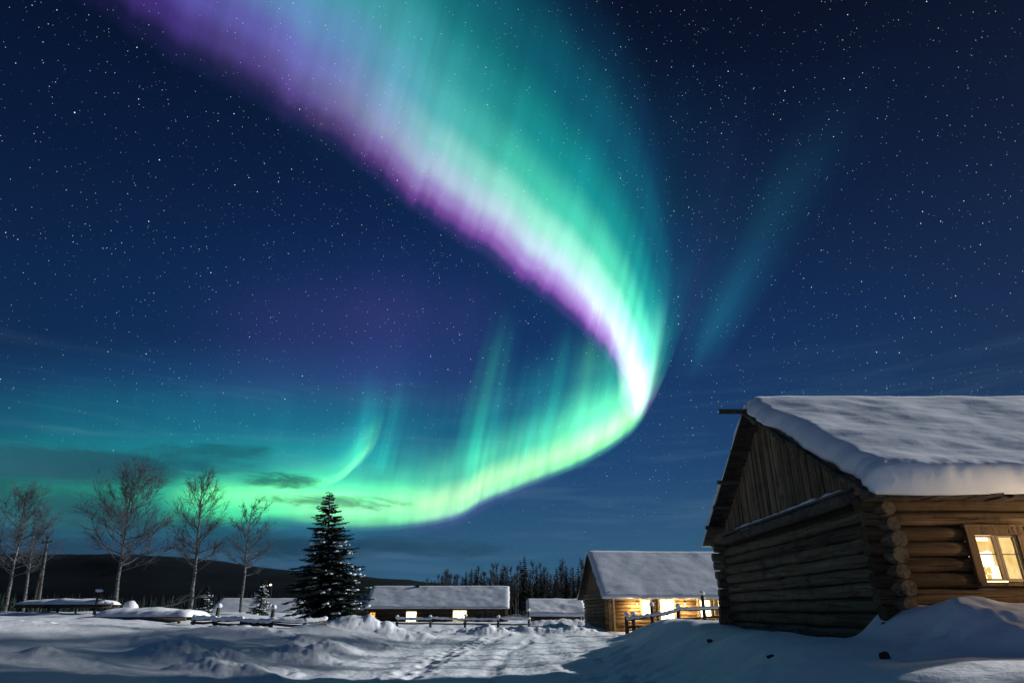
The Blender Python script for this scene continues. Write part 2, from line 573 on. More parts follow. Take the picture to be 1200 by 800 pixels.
def height(x, y):
    x, y = np.asarray(x, float), np.asarray(y, float)
    road = 0.22 + 0.10 * ss(25, 45, y) + 0.06 * ss(50, 75, y)
    wob = 0.5 * vnoise(y * 0.11, y * 0 + 3.1, 5) + 0.25 * vnoise(y * 0.5, y * 0 + 7.7, 6)
    xl = -4.6 + 0.6 * ss(18, 30, y) - 6.0 * ss(37, 46, y) - 40 * ss(60, 85, y) + wob
    xr = np.interp(y, [0, 8, 12, 15, 20, 28, 36, 44, 60, 90], [0.3, 0.8, 1.1, 1.3, 2.0, 3.6, 6.2, 14.0, 30, 60]) + 0.6 * wob
    left_z = 0.70 + 0.50 * ss(14, 38, y) * ss(6, 18, -x) + 0.10 * ss(20, 40, y) - 0.40 * ss(40, 70, y) * (1 - ss(14, 26, -x))
    right_z = 0.92 + 0.16 * ss(2.5, 5.0, x) - 0.22 * ss(19, 34, y)
    wl = ss(0.0, 4.2, xl - x)
    wr = ss(0.0, 3.0, x - xr)
    z = road + (left_z - road) * wl + (right_z - road) * wr
    edge = np.exp(-((x - xl + 1.2) / 1.5) ** 2) + 0.6 * np.exp(-((x - xr - 0.7) / 1.1) ** 2)
    near = 1 - ss(60, 130, np.hypot(x, y))
    off = np.clip(wl + wr, 0, 1)
    # wind drifts, then lumps on the ploughed edges, then tracks on the road
    drift = 0.13 * fbm(x * 0.16, y * 0.24, 11, 3) + 0.045 * fbm(x * 0.55 + 3, y * 0.75, 23, 3)
    z = z + near * (0.25 + 0.75 * off) * drift
    lum = np.abs(fbm(x * 1.1, y * 1.1, 41, 4, 0.55))
    z = z + near * np.clip(edge, 0, 1.3) * (0.08 + 0.17 * (lum - 0.25) * ss(-0.35, 0.5, fbm(x * 0.22 + 4, y * 0.22, 43, 2)))
    z = z + near * (1 - off) * (0.013 * fbm(x * 2.6, y * 1.3, 51, 4, 0.65) + 0.012 * fbm(x * 0.5, y * 0.3, 52, 2) + 0.015 * np.sin((x - 0.04 * y * vnoise(y * 0.05, y * 0, 3)) * 5.2) * ss(8, 14, y))
    crumbs = np.clip(vnoise(x * 3.1, y * 3.1, 61) - 0.35, 0, 1)
    z = z + near * crumbs * 0.10 * np.clip(edge + 0.35 * (1 - off), 0, 1) * ss(-0.1, 0.5, fbm(x * 0.35, y * 0.35, 63, 2))
    for (mx, my, rx, ry, h, lp) in MOUNDS:
        g = np.exp(-(((x - mx) / rx) ** 2 + ((y - my) / ry) ** 2) ** 1.15)
        l_ = fbm(x * 1.5 + mx, y * 1.5, 71, 4, 0.6) if lp > 0 else 0
        z = z + h * g * (1 + lp * l_)
    xc = 0.5 * (np.minimum(xl, -2.5) + np.minimum(xr, 6.0)) + 0.25 * np.sin(y * 0.16)
    for dx in (-0.95, -0.75, 0.72, 0.9):
        rut = np.exp(-((x - xc - dx - 0.10 * vnoise(y * 0.35, y * 0 + dx, 91)) / 0.14) ** 2)
        z = z - 0.06 * rut * (0.5 + 0.5 * vnoise(y * 1.3, x * 0 + dx, 92)) * near * (1 - off) * ss(6, 9, y)
    for (fx, fy) in STEPS:
        m = (np.abs(x - fx) < 0.6) & (np.abs(y - fy) < 0.6)
        if m.any():
            r2 = ((x[m] - fx) / 0.15) ** 2 + ((y[m] - fy) / 0.22) ** 2
            z[m] = z[m] - 0.07 * np.exp(-r2 ** 2) + 0.02 * np.exp(-(np.sqrt(r2) - 1.7) ** 2 * 4)
    # bank shovelled against the front of the log house
    bank = ss(4.85, 5.5, x + 0.12 * vnoise(y * 2.1, x * 2.1, 81)) * ss(6.3, 8.8, y) * (1 - ss(9.9, 10.4, y))
    bz = 1.60 + 0.05 * fbm(x * 1.3, y * 1.3, 83, 3)
    z = z + (np.maximum(bz, z) - z) * bank
    for (mx, my, rx, ry, h, lp) in CORNER:
        z = z + h * 0.42 * np.exp(-(((x - mx) / rx) ** 2 + ((y - my) / ry) ** 2) ** 1.5) * (1 + lp * fbm(x * 4, y * 4, 75, 2))
    # far land flattens out to a low plain
    far = ss(90, 220, np.hypot(x, y))
    z = z * (1 - far) + 0.9 * far
    return z


def hz(x, y):
    return float(height(np.array([x]), np.array([y]))[0])


def grid_mesh(name, X, Y, Z, mat, closed_u=False):
    nu, nv = X.shape
    v = np.stack([X, Y, Z], -1).reshape(-1, 3).astype(np.float32)
    i = np.arange(nu if closed_u else nu - 1)
    j = np.arange(nv - 1)
    I, J = np.meshgrid(i, j, indexing='ij')
    I2 = (I + 1) % nu
    q = np.stack([I * nv + J, I * nv + J + 1, I2 * nv + J + 1, I2 * nv + J], -1).reshape(-1, 4).astype(np.int32)
    me = bpy.data.meshes.new(name)
    me.vertices.add(len(v))
    me.vertices.foreach_set('co', v.ravel())
    me.loops.add(q.size)
    me.loops.foreach_set('vertex_index', q.ravel())
    me.polygons.add(len(q))
    me.polygons.foreach_set('loop_start', np.arange(0, q.size, 4, dtype=np.int32))
    me.polygons.foreach_set('use_smooth', np.ones(len(q), bool))
    me.update(calc_edges=True)
    me.validate()
    me.materials.append(mat)
    o = bpy.data.objects.new(name, me)
    COL.objects.link(o)
    return o


th = np.concatenate([np.linspace(-R(44), R(44), 900), np.linspace(R(44), 2 * math.pi - R(44), 120)[1:-1]])
rr = np.concatenate([np.geomspace(0.4, 4.5, 16)[:-1], np.geomspace(4.5, 70, 380)[:-1], np.geomspace(70, 9000, 70)])
TH, RR = np.meshgrid(th, rr, indexing='ij')
GX, GY = np.sin(TH) * RR, np.cos(TH) * RR
ground = grid_mesh('snow_ground', GX, GY, height(GX, GY), M['snow'], True)
# normals must look up
me = ground.data
if me.polygons[400].normal.z < 0:
    me.flip_normals()
tag(ground, 'trampled and drifted snow covering the yard and the road', None, kind='structure')

# ------------------------------------------------------------------ hills
u = np.linspace(-1600, 1600, 260)
prof_x = np.array([-1600, -760, -720, -640, -560, -480, -430, -385, -330, -280, -230, -200, -150, -100, -40, 40, 120, 300, 1600])
prof_h = np.array([70, 72, 74, 74, 74, 71, 67, 60, 55, 50, 46, 43, 39, 34, 29, 25, 21, 18, 16])
top = np.interp(u, prof_x, prof_h)
top = top + 1.2 * fbm(u * 0.02, u * 0, 3, 4, 0.6) + 1.0 * np.abs(vnoise(u * 0.21, u * 0, 9))
vv = np.linspace(0, 1, 14)
HX, HV = np.meshgrid(u, vv, indexing='ij')
HY = 640 + 330 * HV + 20 * fbm(HX * 0.01, HV * 3, 5, 3)
HZ = 0.8 + top[:, None] * np.sin(np.clip(HV, 0, 1) * math.pi / 2) ** 0.8
hills = grid_mesh('hills', HX, HY, HZ, M['hill'])
tag(hills, 'dark forested ridge behind the village', None, kind='structure')


# ------------------------------------------------------------------ snow slabs for roofs
def roof_slab(mb, x0, x1, e, rdg, thick, seed, edge=0.25, nx=60, ns=30, lump=0.05, jag=0.05, over=0.10, e_fall=0.12, rake=None, rake_min=0.10):
    """snow lying on one roof slope; e = (y, z) of the eave, rdg = (y, z) of the ridge"""
    rake = rake or edge
    ey, ez = e
    ry, rz = rdg
    L = math.hypot(ry - ey, rz - ez)
    dy, dz = (ry - ey) / L, (rz - ez) / L
    ny, nz = -dz, dy
    if nz < 0:
        ny, nz = -ny, -nz
    S = -over + (L + over) * np.linspace(0, 1, ns) ** (1.9 if nx > 150 else 1.0)
    U = np.linspace(0, 1, nx)
    U = U ** 1.6 if nx > 150 else U
    UU, SS = np.meshgrid(U, S, indexing='ij')
    jl = jag * fbm(SS * 2.2, SS * 0 + seed, seed + 1, 3)
    jr = jag * fbm(SS * 2.2, SS * 0 + seed + 5, seed + 2, 3)
    xa, xb = x0 + jl, x1 + jr
    X = xa + (xb - xa) * UU
    je = 0.5 * jag * fbm(X * 0.7, X * 0 + seed, seed + 3, 3, 0.5) * np.clip(1 - (SS + over) / 0.5, 0, 1)
    S2 = SS + je
    d_e = np.clip((SS + over) / edge, 0, 1)
    d_l = np.clip((X - xa) / rake + rake_min, 0, 1)
    d_r = np.clip((xb - X) / rake + rake_min, 0, 1)
    rnd_ = np.sqrt(np.clip(1 - (1 - d_e) ** 2, 0, 1)) * np.sqrt(np.clip(1 - (1 - d_l) ** 2, 0, 1)) * np.sqrt(np.clip(1 - (1 - d_r) ** 2, 0, 1))
    T = thick * (0.10 + 0.90 * rnd_) * (1 + lump / thick * 1.0 * fbm(X * 0.8, SS * 1.2, seed + 4, 3)) - thick * 0.10 * (SS / L)
    T = np.maximum(T, 0.02)
    T = T + lump * 0.30 * fbm(X * 0.35 + SS * 0.3, SS * 1.6 - X * 0.25, seed + 8, 4, 0.5) * rnd_
    T = T + 0.014 * fbm(X * 5.0, SS * 5.0, seed + 12, 3) * np.clip(1 - (SS + over) / 0.5, 0, 1)
    sag = e_fall * np.clip(1 - (SS + over) / 0.4, 0, 1) ** 2
    Yt, Zt = ey + dy * S2 + ny * T, ez + dz * S2 + nz * T - sag * 0.5
    Yb, Zb = ey + dy * S2 + ny * 0.012, ez + dz * S2 + nz * 0.012 - sag * np.where(SS < 0, 1.0, 0.0) * 0.6
    vs = [(float(a), float(b), float(c)) for a, b, c in zip(X.ravel(), Yt.ravel(), Zt.ravel())]
    vb = [(float(a), float(b), float(c)) for a, b, c in zip(X.ravel(), Yb.ravel(), Zb.ravel())]
    n = len(vs)
    fs = []
    flip = ry < ey
    for i in range(nx - 1):
        for j in range(ns - 1):
            a, b, c, d = i * ns + j, (i + 1) * ns + j, (i + 1) * ns + j + 1, i * ns + j + 1
            fs.append((a, b, c, d))
            fs.append((n + d, n + c, n + b, n + a))
    for i in range(nx - 1):
        for j, s in ((0, 0), (ns - 1, 1)):
            a, b = i * ns + j, (i + 1) * ns + j
            fs.append((a, n + a, n + b, b) if not s else (b, n + b, n + a, a))
    for j in range(ns - 1):
        for i, s in ((0, 1), (nx - 1, 0)):
            a, b = i * ns + j, i * ns + j + 1
            fs.append((a, n + a, n + b, b) if not s else (b, n + b, n + a, a))
    if flip:
        fs = [tuple(reversed(f)) for f in fs]
    mb.add(vs + vb, fs, True)


def log_tube(mb, a, b, r, seg=10, step=0.5, wob=0.012):
    a, b = Vector(a), Vector(b)
    n = max(2, int((b - a).length / step))
    pts, rad = [], []
    for i in range(n + 1):
        p = a.lerp(b, i / n)
        p += Vector((rnd.uniform(-wob, wob), rnd.uniform(-wob, wob), rnd.uniform(-wob, wob))) * 0.6
        pts.append(p)
        rad.append(r * (1 + rnd.uniform(-0.05, 0.05)))
    mb.tube(pts, rad, seg, True, 0.045)


# ------------------------------------------------------------------ the near log house
def build_log_house():
    h = empty('log_house', (5.4, 9.6, 0.6), 'large dark log house at the right with thick snow roof and plank gable', 'house')
    O = Vector((5.4, 9.6, 0.6))

    def put(mb, name, mat, parent=None):
        o = mb.build(name, mat, parent or h)
        if parent is None:
            o.location = -O
        return o
    XG, YF, YB, XR = 5.43, 9.6, 16.9, 16.5
    YR, ZR, ZE = 13.25, 5.50, 3.06
    # front wall: logs along X, with ends running past the corner
    sp, r = 0.212, 0.1055
    mb = MB()
    wx0, wx1, wz0, wz1 = 6.62, 7.27, 1.87, 2.53
    z = 0.62
    k = 0
    while z < 3.12:
        x_l = XG - 0.28 + rnd.uniform(-0.04, 0.03)
        if wz0 - 0.09 < z < wz1 + 0.09:
            log_tube(mb, (x_l, YF, z), (wx0, YF, z), r, 12, 0.3)
            log_tube(mb, (wx1, YF, z), (XR, YF, z), r, 12)
        else:
            log_tube(mb, (x_l, YF, z), (XR, YF, z), r, 12)
        z += sp
        k += 1
    put(mb, 'front_wall', M['log_x'])
    # gable wall: logs along Y, half a course higher, ends towards the viewer
    mb = MB()
    z = 0.62 + sp / 2
    while z < 3.05:
        log_tube(mb, (XG, YF - 0.32 + rnd.uniform(-0.05, 0.05), z), (XG, YB + 0.3, z), r * rnd.uniform(0.93, 1.05), 12, 0.45, 0.02)
        z += sp
    put(mb, 'gable_wall', M['log_y'])
    mb = MB()
    z = 0.62
    while z < 3.1:
        log_tube(mb, (XG - 0.30 + rnd.uniform(-0.05, 0.03), YB, z), (XR, YB, z), r, 10)
        z += sp
    put(mb, 'back_wall', M['log_y'])
    mb = MB()
    mb.box((XR - 0.1, YF, 0.6), (XR + 0.1, YB, 3.05))
    put(mb, 'end_wall', M['log_y'])
    # moss-dark inner core so that no light leaks between the logs
    mb = MB()
    mb.box((XG + 0.03, YF + 0.03, 0.6), (wx0 - 0.02, YF + 0.10, 3.0))
    mb.box((wx1 + 0.02, YF + 0.03, 0.6), (XR, YF + 0.10, 3.0))
    mb.box((wx0 - 0.02, YF + 0.03, 0.6), (wx1 + 0.02, YF + 0.10, wz0 - 0.02))
    mb.box((wx0 - 0.02, YF + 0.03, wz1 + 0.02), (wx1 + 0.02, YF + 0.10, 3.0))
    mb.box((XG + 0.02, YF + 0.101, 0.6), (XG + 0.09, YB - 0.03, 3.0))
    put(mb, 'chinking', M['bark'])
    # ledge log at the foot of the gable, snow along it
    zl = 3.10
    mb = MB()
    log_tube(mb, (XG - 0.20, YF + 0.05, zl), (XG - 0.16, YB - 0.55, zl - 0.02), 0.10, 12)
    mb.box((XG - 0.26, YF + 0.12, zl + 0.09), (XG + 0.15, YB - 0.5, zl + 0.13))
    led = put(mb, 'ledge', M['board_x'])
    mb = MB()
    n = 34
    pts, rad = [], []
    for i in range(n):
        t = i / (n - 1)
        pts.append((XG - 0.13 + rnd.uniform(-0.02, 0.02), YF + 0.20 + t * (YB - 0.75 - YF - 0.2), zl + 0.135 + rnd.uniform(-0.008, 0.012)))
        rad.append((0.045 + 0.035 * rnd.random()) * min(1, 6 * t + 0.2, 6 * (1 - t) + 0.2))
    mb.tube(pts, rad, 9, True, 0.08)
    put(mb, 'ledge_snow', M['snow'], led)
    # gable of upright planks
    mb = MB()
    y = YF + 0.06
    while y < YB - 0.1:
        w = rnd.uniform(0.13, 0.20)
        yc = y + w / 2
        ztop = ZE + (ZR - ZE) * (1 - abs(yc - YR) / 4.25) - 0.10
        dx = rnd.uniform(-0.018, 0.018)
        if ztop > zl + 0.16:
            th_ = 0.02
            y0, y1 = y + 0.006, y + w - 0.006
            za = min(ztop, ZE + (ZR - ZE) * (1 - abs(y0 - YR) / 4.25) - 0.08)
            zb = min(ZE + (ZR - ZE) * (1 - abs(y1 - YR) / 4.25) - 0.08, ztop + 0.08)
            xa, xb = XG - 0.03 + dx, XG + 0.0 + dx
            vs = [(xa, y0, zl + 0.14), (xb, y0, zl + 0.14), (xb, y1, zl + 0.14), (xa, y1, zl + 0.14), (xa, y0, za), (xb, y0, za), (xb, y1, zb), (xa, y1, zb)]
            mb.add(vs, [(3, 2, 1, 0), (4, 5, 6, 7), (0, 1, 5, 4), (1, 2, 6, 5), (2, 3, 7, 6), (3, 0, 4, 7)])
        y += w
    put(mb, 'plank_gable', M['board_z'])
    mb = MB()
    mb.add([(XG + 0.03, YF, 3.0), (XG + 0.03, YB, 3.0), (XG + 0.03, YR, ZR - 0.12), (XG + 0.06, YF, 3.0), (XG + 0.06, YB, 3.0), (XG + 0.06, YR, ZR - 0.12)],
           [(0, 2, 1), (3, 4, 5), (0, 1, 4, 3), (1, 2, 5, 4), (2, 0, 3, 5)])
    put(mb, 'gable_backing', M['bark'])
    # purlins sticking out beyond the rake
    for (yy, x0, rr_) in ((YR, 4.50, 0.055), (YR + 1.05, 5.0, 0.05), (YR + 1.95, 4.90, 0.045), (YR + 2.75, 4.97, 0.05), (YR + 3.45, 4.94, 0.05),
                         (YR - 1.1, 5.06, 0.05), (YR - 2.2, 5.08, 0.05), (YR - 3.3, 5.06, 0.06)):
        zz = ZE + (ZR - ZE) * (1 - abs(yy - YR) / 4.25) - (0.075 if yy != YR else 0.03)
        mb = MB()
        log_tube(mb, (x0, yy, zz), (XR, yy, zz), rr_, 9, 1.0, 0.008)
        put(mb, 'purlin', M['purlin'])
    # roof boards running up the slope
    mb = MB()
    L = math.hypot(4.25, ZR - ZE)
    for side in (-1, 1):
        x = 5.03
        while x < XR + 0.3:
            w = rnd.uniform(0.16, 0.24) if x < 9 else 0.5
            ext = rnd.uniform(-0.05, 0.07)
            e = Vector((x + w / 2, YR + side * (4.25 + ext), ZE - ext * 0.57))
            t_ = Vector((x + w / 2, YR + side * 0.02, ZR))
            d = (t_ - e).normalized()
            up = Vector((0, side * -d.z * -1, 0))
            nrm = Vector((0, side * (ZR - ZE) / L, 4.25 / L))
            mb.bar(e, t_, w - 0.008, 0.035, nrm)
            x += w
    # second layer of jagged board edges under the eave snow, and the rake board ends
    x = 5.05
    while x < 9:
        w = rnd.uniform(0.10, 0.22)
        mb.box((x, 9.02 - rnd.uniform(0, 0.10), ZE - 0.075 - rnd.uniform(0, 0.04)), (x + w - 0.01, 9.35, ZE - 0.03))
        x += w
    roof = put(mb, 'roof', M['board_x'])
    mb = MB()
    nb = 22
    for i in range(nb):                       # ragged ends of the bark layer along the near rake
        t = (i + 0.5) / nb
        y0 = YR - 4.2 * t
        z0 = ZR - (ZR - ZE) * t * 4.2 / 4.25
        m_ = Matrix.Translation((5.02 - rnd.uniform(0.0, 0.07), y0, z0 - 0.02)) @ Matrix.Rotation(R(30) + rnd.uniform(-.15, .15), 4, 'X')
        mb.box((-0.03, -0.10 - rnd.random() * 0.04, -0.06 - rnd.random() * 0.03), (0.16, 0.08, 0.0), m_)
    put(mb, 'rake_edge', M['board_x'], roof)
    mb = MB()
    roof_slab(mb, 5.0, XR + 0.3, (9.0, ZE + 0.02), (YR + 0.1, ZR + 0.07), 0.33, 3, 0.19, 240, 90, 0.026, 0.09, 0.07, 0.12, 0.34, 0.02)
    put(mb, 'snow_cover', M['roof_snow'], roof)
    mb = MB()
    roof_slab(mb, 5.03, XR + 0.3, (17.5, ZE + 0.02), (YR - 0.05, ZR + 0.06), 0.16, 9, 0.16, 60, 30, 0.04, 0.03, 0.05, 0.05)
    put(mb, 'snow_cover', M['roof_snow'], roof)
    # the lit window
    win = bpy.data.objects.new('window', None)
    COL.objects.link(win)
    win.parent = h
    win.location = Vector((6.945, 9.47, 2.2)) - O
    W0 = Vector((6.945, 9.47, 2.2))
    cx0, cx1, cz0, cz1 = 6.53 - W0.x, 7.36 - W0.x, 1.79 - W0.z, 2.61 - W0.z
    gx0, gx1, gz0, gz1 = 6.64 - W0.x, 7.25 - W0.x, 1.885 - W0.z, 2.50 - W0.z
    mb = MB()
    mb.box((cx0, -0.02, gz1), (cx1, 0.05, cz1))
    mb.box((cx0, -0.018, cz0 + 0.075), (gx0, 0.05, gz1 - 0.002))
    mb.box((gx1, -0.018, cz0 + 0.075), (cx1, 0.05, gz1 - 0.002))
    mb.box((cx0 - 0.02, -0.045, cz1 + 0.002), (cx1 + 0.02, 0.05, cz1 + 0.028))
    mb.build('casing', M['casing'], win)
    mb = MB()
    mb.box((cx0 - 0.01, -0.06, cz0 + 0.025), (cx1 + 0.01, 0.05, cz0 + 0.073))
    mb.build('sill', M['casing'], win)
    mb = MB()
    for a, b in ((gx0, gx0 + 0.028), (gx1 - 0.028, gx1), (-0.045, 0.0), (0.004, 0.045)):
        mb.box((a + 0.002, 0.012, gz0), (b - 0.002, 0.05, gz1 - 0.004))
    for a, b in ((gx0 + 0.03, -0.047), (0.047, gx1 - 0.03)):
        mb.box((a, 0.014, gz0), (b, 0.05, gz0 + 0.026))
        mb.box((a, 0.014, gz1 - 0.03), (b, 0.05, gz1 - 0.006))
        mb.box((a, 0.020, 0.030), (b, 0.044, 0.046))
    mb.build('sash', M['sash'], win)
    for a, b in ((gx0 + 0.028, -0.045), (0.045, gx1 - 0.028)):
        mb = MB()
        mb.box((a, 0.030, gz0 + 0.02), (b, 0.034, gz1 - 0.02))
        mb.build('pane', M['glass'], win)
    # the room behind it: a glowing wall; curtains, valance, sill plant given room light as glow
    mb = MB()
    mb.box((gx0 - 0.25, 0.75, gz0 - 0.2), (gx1 + 0.25, 0.77, gz1 + 0.3))
    mb.build('room_wall', M['room'], win)
    mb = MB()
    for (a, b, z0_, z1_, y_) in ((gx0 + 0.0, gx0 + 0.07, gz0, gz1, 0.16), (gx1 - 0.17, gx1 + 0.02, gz0, gz1, 0.15), (0.01, 0.10, gz0 + 0.2, gz1, 0.17)):
        nn = 14
        vs, fs = [], []
        for i in range(nn):
            t = i / (nn - 1)
            for zz in (z0_, z1_):
                vs.append((a + (b - a) * t, y_ + 0.018 * math.sin(t * 19), zz))
            if i:
                q = 2 * i
                fs.append((q - 2, q, q + 1, q - 1))
        mb.add(vs, fs, True)
    nn = 40
    vs, fs = [], []
    for i in range(nn):
        t = i / (nn - 1)
        vs += [(gx0 + (gx1 - gx0) * t, 0.12 + 0.012 * math.sin(t * 60), gz1 - 0.20 - 0.03 * abs(math.sin(t * 9))), (gx0 + (gx1 - gx0) * t, 0.12 + 0.012 * math.sin(t * 60), gz1 - 0.07)]
        if i:
            q = 2 * i
            fs.append((q - 2, q, q + 1, q - 1))
    mb.add(vs, fs, True)
    mb.build('curtain', M['curtain'], win)
    mb = MB()
    mb.tube([(-0.10, 0.2, gz0 + 0.01), (-0.10, 0.2, gz0 + 0.09)], [0.025, 0.035], 10)
    for i in range(12):
        a = rnd.random() * 6.28
        mb.blob((-0.10 + 0.03 * math.cos(a), 0.2 + 0.03 * math.sin(a), gz0 + 0.11 + rnd.random() * 0.07), (0.018, 0.018, 0.026), 0.3, 5, 4)
    mb.build('plant_pot', M['curtain'], win)  # plant carries the curtain's glow in place of room light
    # assumed lamp, unseen further along the same wall, added for its warm light
    lamp = bpy.data.objects.new('assumed_wall_lamp', None)
    COL.objects.link(lamp)
    lamp.parent = h
    LP = Vector((9.6, 8.35, 2.45))
    lamp.location = LP - O
    mb = MB()
    mb.tube([(0, 1.2, 0.12), (0, 0.5, 0.24), (0, 0.0, 0.16)], 0.014, 8)
    mb.tube([(0, 0, 0.17), (0, 0, 0.09), (0, 0, 0.02)], [0.03, 0.07, 0.12], 14)
    mb.build('assumed_lamp_shade', M['iron'], lamp)
    mb = MB()
    mb.blob((0, 0, -0.02), (0.045, 0.045, 0.055), 0.0, 10, 8)
    mb.build('bulb', glow('assumed_bulb_glow', s2l((255, 190, 100)), 4.0), lamp)
    pl = bpy.data.lights.new('assumed_lamp_light', 'POINT')
    pl.energy = 170.0
    pl.color = (1.0, 0.72, 0.42)
    pl.shadow_soft_size = 0.08
    po = bpy.data.objects.new('assumed_lamp_light', pl)
    COL.objects.link(po)
    po.parent = lamp
    po.location = (0, -0.05, -0.16)
    return h


build_log_house()


# ------------------------------------------------------------------ smaller houses with a gabled snow roof
def gable_house(name, corner, rz, length, width, z_base, z_eave, z_ridge, log_mat, label, cat, over=0.4, logs=True, snow_t=0.22, seed=1, group=None, gable_open=False):
    """corner = near left wall corner; x runs along the front, y runs back"""
    h = empty(name, (corner[0], corner[1], z_base), label, cat, group, rz)
    he, hr = z_eave - z_base, z_ridge - z_base
    mb = MB()
    r = 0.115
    if logs:
        z = 0.1
        while z < he:
            log_tube(mb, (-0.25, 0, z), (length + 0.25, 0, z), r, 8, 1.5)
            z += 0.215
        mb.box((0, 0.02, 0), (length, 0.09, he - 0.02))
    else:
        x = 0
        while x < length:
            mb.box((x, -0.02 + rnd.uniform(-.008, .008), 0), (min(x + 0.2, length) - 0.01, 0.03, he))
            x += 0.2
    mb.build('wall', log_mat, h)
    mb = MB()
    mb.box((0, width - 0.05, 0), (length, width + 0.05, he))
    mb.build('back_wall', log_mat, h)
    for xx in (0, length):
        mb = MB()
        z = 0.2
        while z < he:
            log_tube(mb, (xx, -0.25, z), (xx, width + 0.25, z), r, 8, 1.5)
            z += 0.215
        mb.add([(xx, 0.06, he - 0.05), (xx, width - 0.06, he - 0.05), (xx, width / 2, hr - 0.10), (xx + 0.05, 0.06, he - 0.05), (xx + 0.05, width - 0.06, he - 0.05), (xx + 0.05, width / 2, hr - 0.10)],
               [(0, 2, 1), (3, 4, 5), (0, 1, 4, 3), (1, 2, 5, 4), (2, 0, 3, 5)])
        y = 0.1
        while y < width - 0.2:
            yc = y + 0.09
            zt = he + (hr - he) * (1 - abs(yc - width / 2) / (width / 2)) - 0.12
            if zt > he + 0.05:
                mb.box((xx - 0.03, y + 0.008, he - 0.04), (xx - 0.004, y + 0.172, zt))
            y += 0.18
        mb.build('gable', M['board_z'], h)
    rise = (hr - he) / (width / 2)
    mb = MB()
    for s in (0, 1):
        y0 = -over if s == 0 else width + over
        z0 = he - over * rise
        a, b = Vector((0, y0, z0)), Vector((0, width / 2, hr))
        d = (b - a)
        nrm = Vector((0, -d.z if s == 0 else d.z, abs(d.y))).normalized()
        x = -over
        while x < length + over:
            w = 0.3
            mb.bar(a + Vector((x + w / 2, 0, 0)), b + Vector((x + w / 2, 0, 0)) + nrm * 0.0, w - 0.01, 0.05, nrm)
            x += w
    roof = mb.build('roof', M['board_x'], h)
    mb = MB()
    roof_slab(mb, -over - 0.02, length + over, (-over, he - over * rise + 0.02), (width / 2 + 0.05, hr + 0.06), snow_t, seed, 0.16, int(length * 6), 34, 0.02, 0.03, 0.06, 0.05, 0.45, 0.02)
    mb.build('snow_cover', M['roof_snow'], roof)
    mb = MB()
    roof_slab(mb, -over - 0.02, length + over, (width + over, he - over * rise + 0.02), (width / 2 - 0.05, hr + 0.055), snow_t, seed + 7, 0.22, int(length * 3), 20, 0.035, 0.04, 0.06, 0.05)
    mb.build('snow_cover', M['roof_snow'], roof)
    return h, he, hr


def lit_window(h, x, z, w, hh, mat, trim, y=-0.12, door=False):
    win = bpy.data.objects.new('door' if door else 'window', None)
    COL.objects.link(win)
    win.parent = h
    win.location = (x, y, z)
    t = 0.11
    mb = MB()
    mb.box((-w / 2 - t, -0.05, hh / 2), (w / 2 + t, 0.03, hh / 2 + t))
    mb.box((-w / 2 - t, -0.048, -hh / 2 - t), (-w / 2, 0.03, hh / 2 - 0.002))
    mb.box((w / 2, -0.048, -hh / 2 - t), (w / 2 + t, 0.03, hh / 2 - 0.002))
    mb.box((-w / 2 + 0.002, -0.06, -hh / 2 - t), (w / 2 - 0.002, 0.03, -hh / 2))
    mb.build('frame', trim, win)
    mb = MB()
    mb.box((-0.02, -0.03, -hh / 2 + 0.002), (0.02, 0.0, hh / 2 - 0.002))
    mb.box((-w / 2 + 0.002, -0.028, hh * 0.14), (-0.022, 0.0, hh * 0.14 + 0.03))
    mb.box((0.022, -0.028, hh * 0.14), (w / 2 - 0.002, 0.0, hh * 0.14 + 0.03))
    mb.build('muntin', trim, win)
    mb = MB()
    mb.box((-w / 2, 0.004, -hh / 2), (w / 2, 0.02, hh / 2))
    mb.build('pane', mat, win)
    return win


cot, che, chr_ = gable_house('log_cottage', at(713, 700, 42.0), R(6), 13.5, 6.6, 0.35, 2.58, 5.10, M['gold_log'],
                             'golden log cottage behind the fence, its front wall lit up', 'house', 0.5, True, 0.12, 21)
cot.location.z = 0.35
lit_window(cot, 2.30, 1.30, 0.50, 0.85, M['room_far'], M['gold_trim'])
lit_window(cot, 3.62, 1.12, 0.85, 1.30, M['room_far'], M['gold_trim'])
lit_window(cot, 6.00, 1.25, 0.75, 0.95, M['room_far'], M['gold_trim'])
lit_window(cot, 7.20, 1.25, 0.60, 0.95, M['room_far'], M['gold_trim'])
for xx in (0.2, 2.85, 5.55, 6.55):
    mb = MB()
    mb.bar((xx, -0.42, 0.0), (xx, -0.42, 2.02), 0.11, 0.11, (0, 1, 0))
    mb.build('porch_post', M['gold_trim'] if xx != 2.85 else M['fence'], cot)
for xx in (1.6, 4.6):  # assumed porch lamps, added to account for the bright front wall
    lamp = bpy.data.objects.new('assumed_porch_lamp', None)
    COL.objects.link(lamp)
    lamp.parent = cot
    lamp.location = (xx, -0.62, 1.55)
    mb = MB()
    mb.tube([(0, 0, 0.16), (0, 0, 0.09), (0, 0, 0.03)], [0.02, 0.05, 0.10], 10)
    mb.tube([(0, 0.50, 0.45), (0, 0.2, 0.42), (0, 0.0, 0.17)], 0.014, 6)
    mb.build('assumed_lamp_shade', M['iron'], lamp)
    mb = MB()
    mb.blob((0, 0, 0.0), (0.04, 0.04, 0.05), 0.0, 8, 6)
    mb.build('bulb', glow('assumed_porch_bulb_glow', s2l((255, 210, 130)), 5.0), lamp)
    pl = bpy.data.lights.new('assumed_porch_light', 'POINT')
    pl.energy = 48.0
    pl.color = (1.0, 0.78, 0.46)
    pl.shadow_soft_size = 0.1
    po = bpy.data.objects.new('assumed_porch_light', pl)
    COL.objects.link(po)
    po.parent = lamp
    po.location = (0, 0, -0.14)

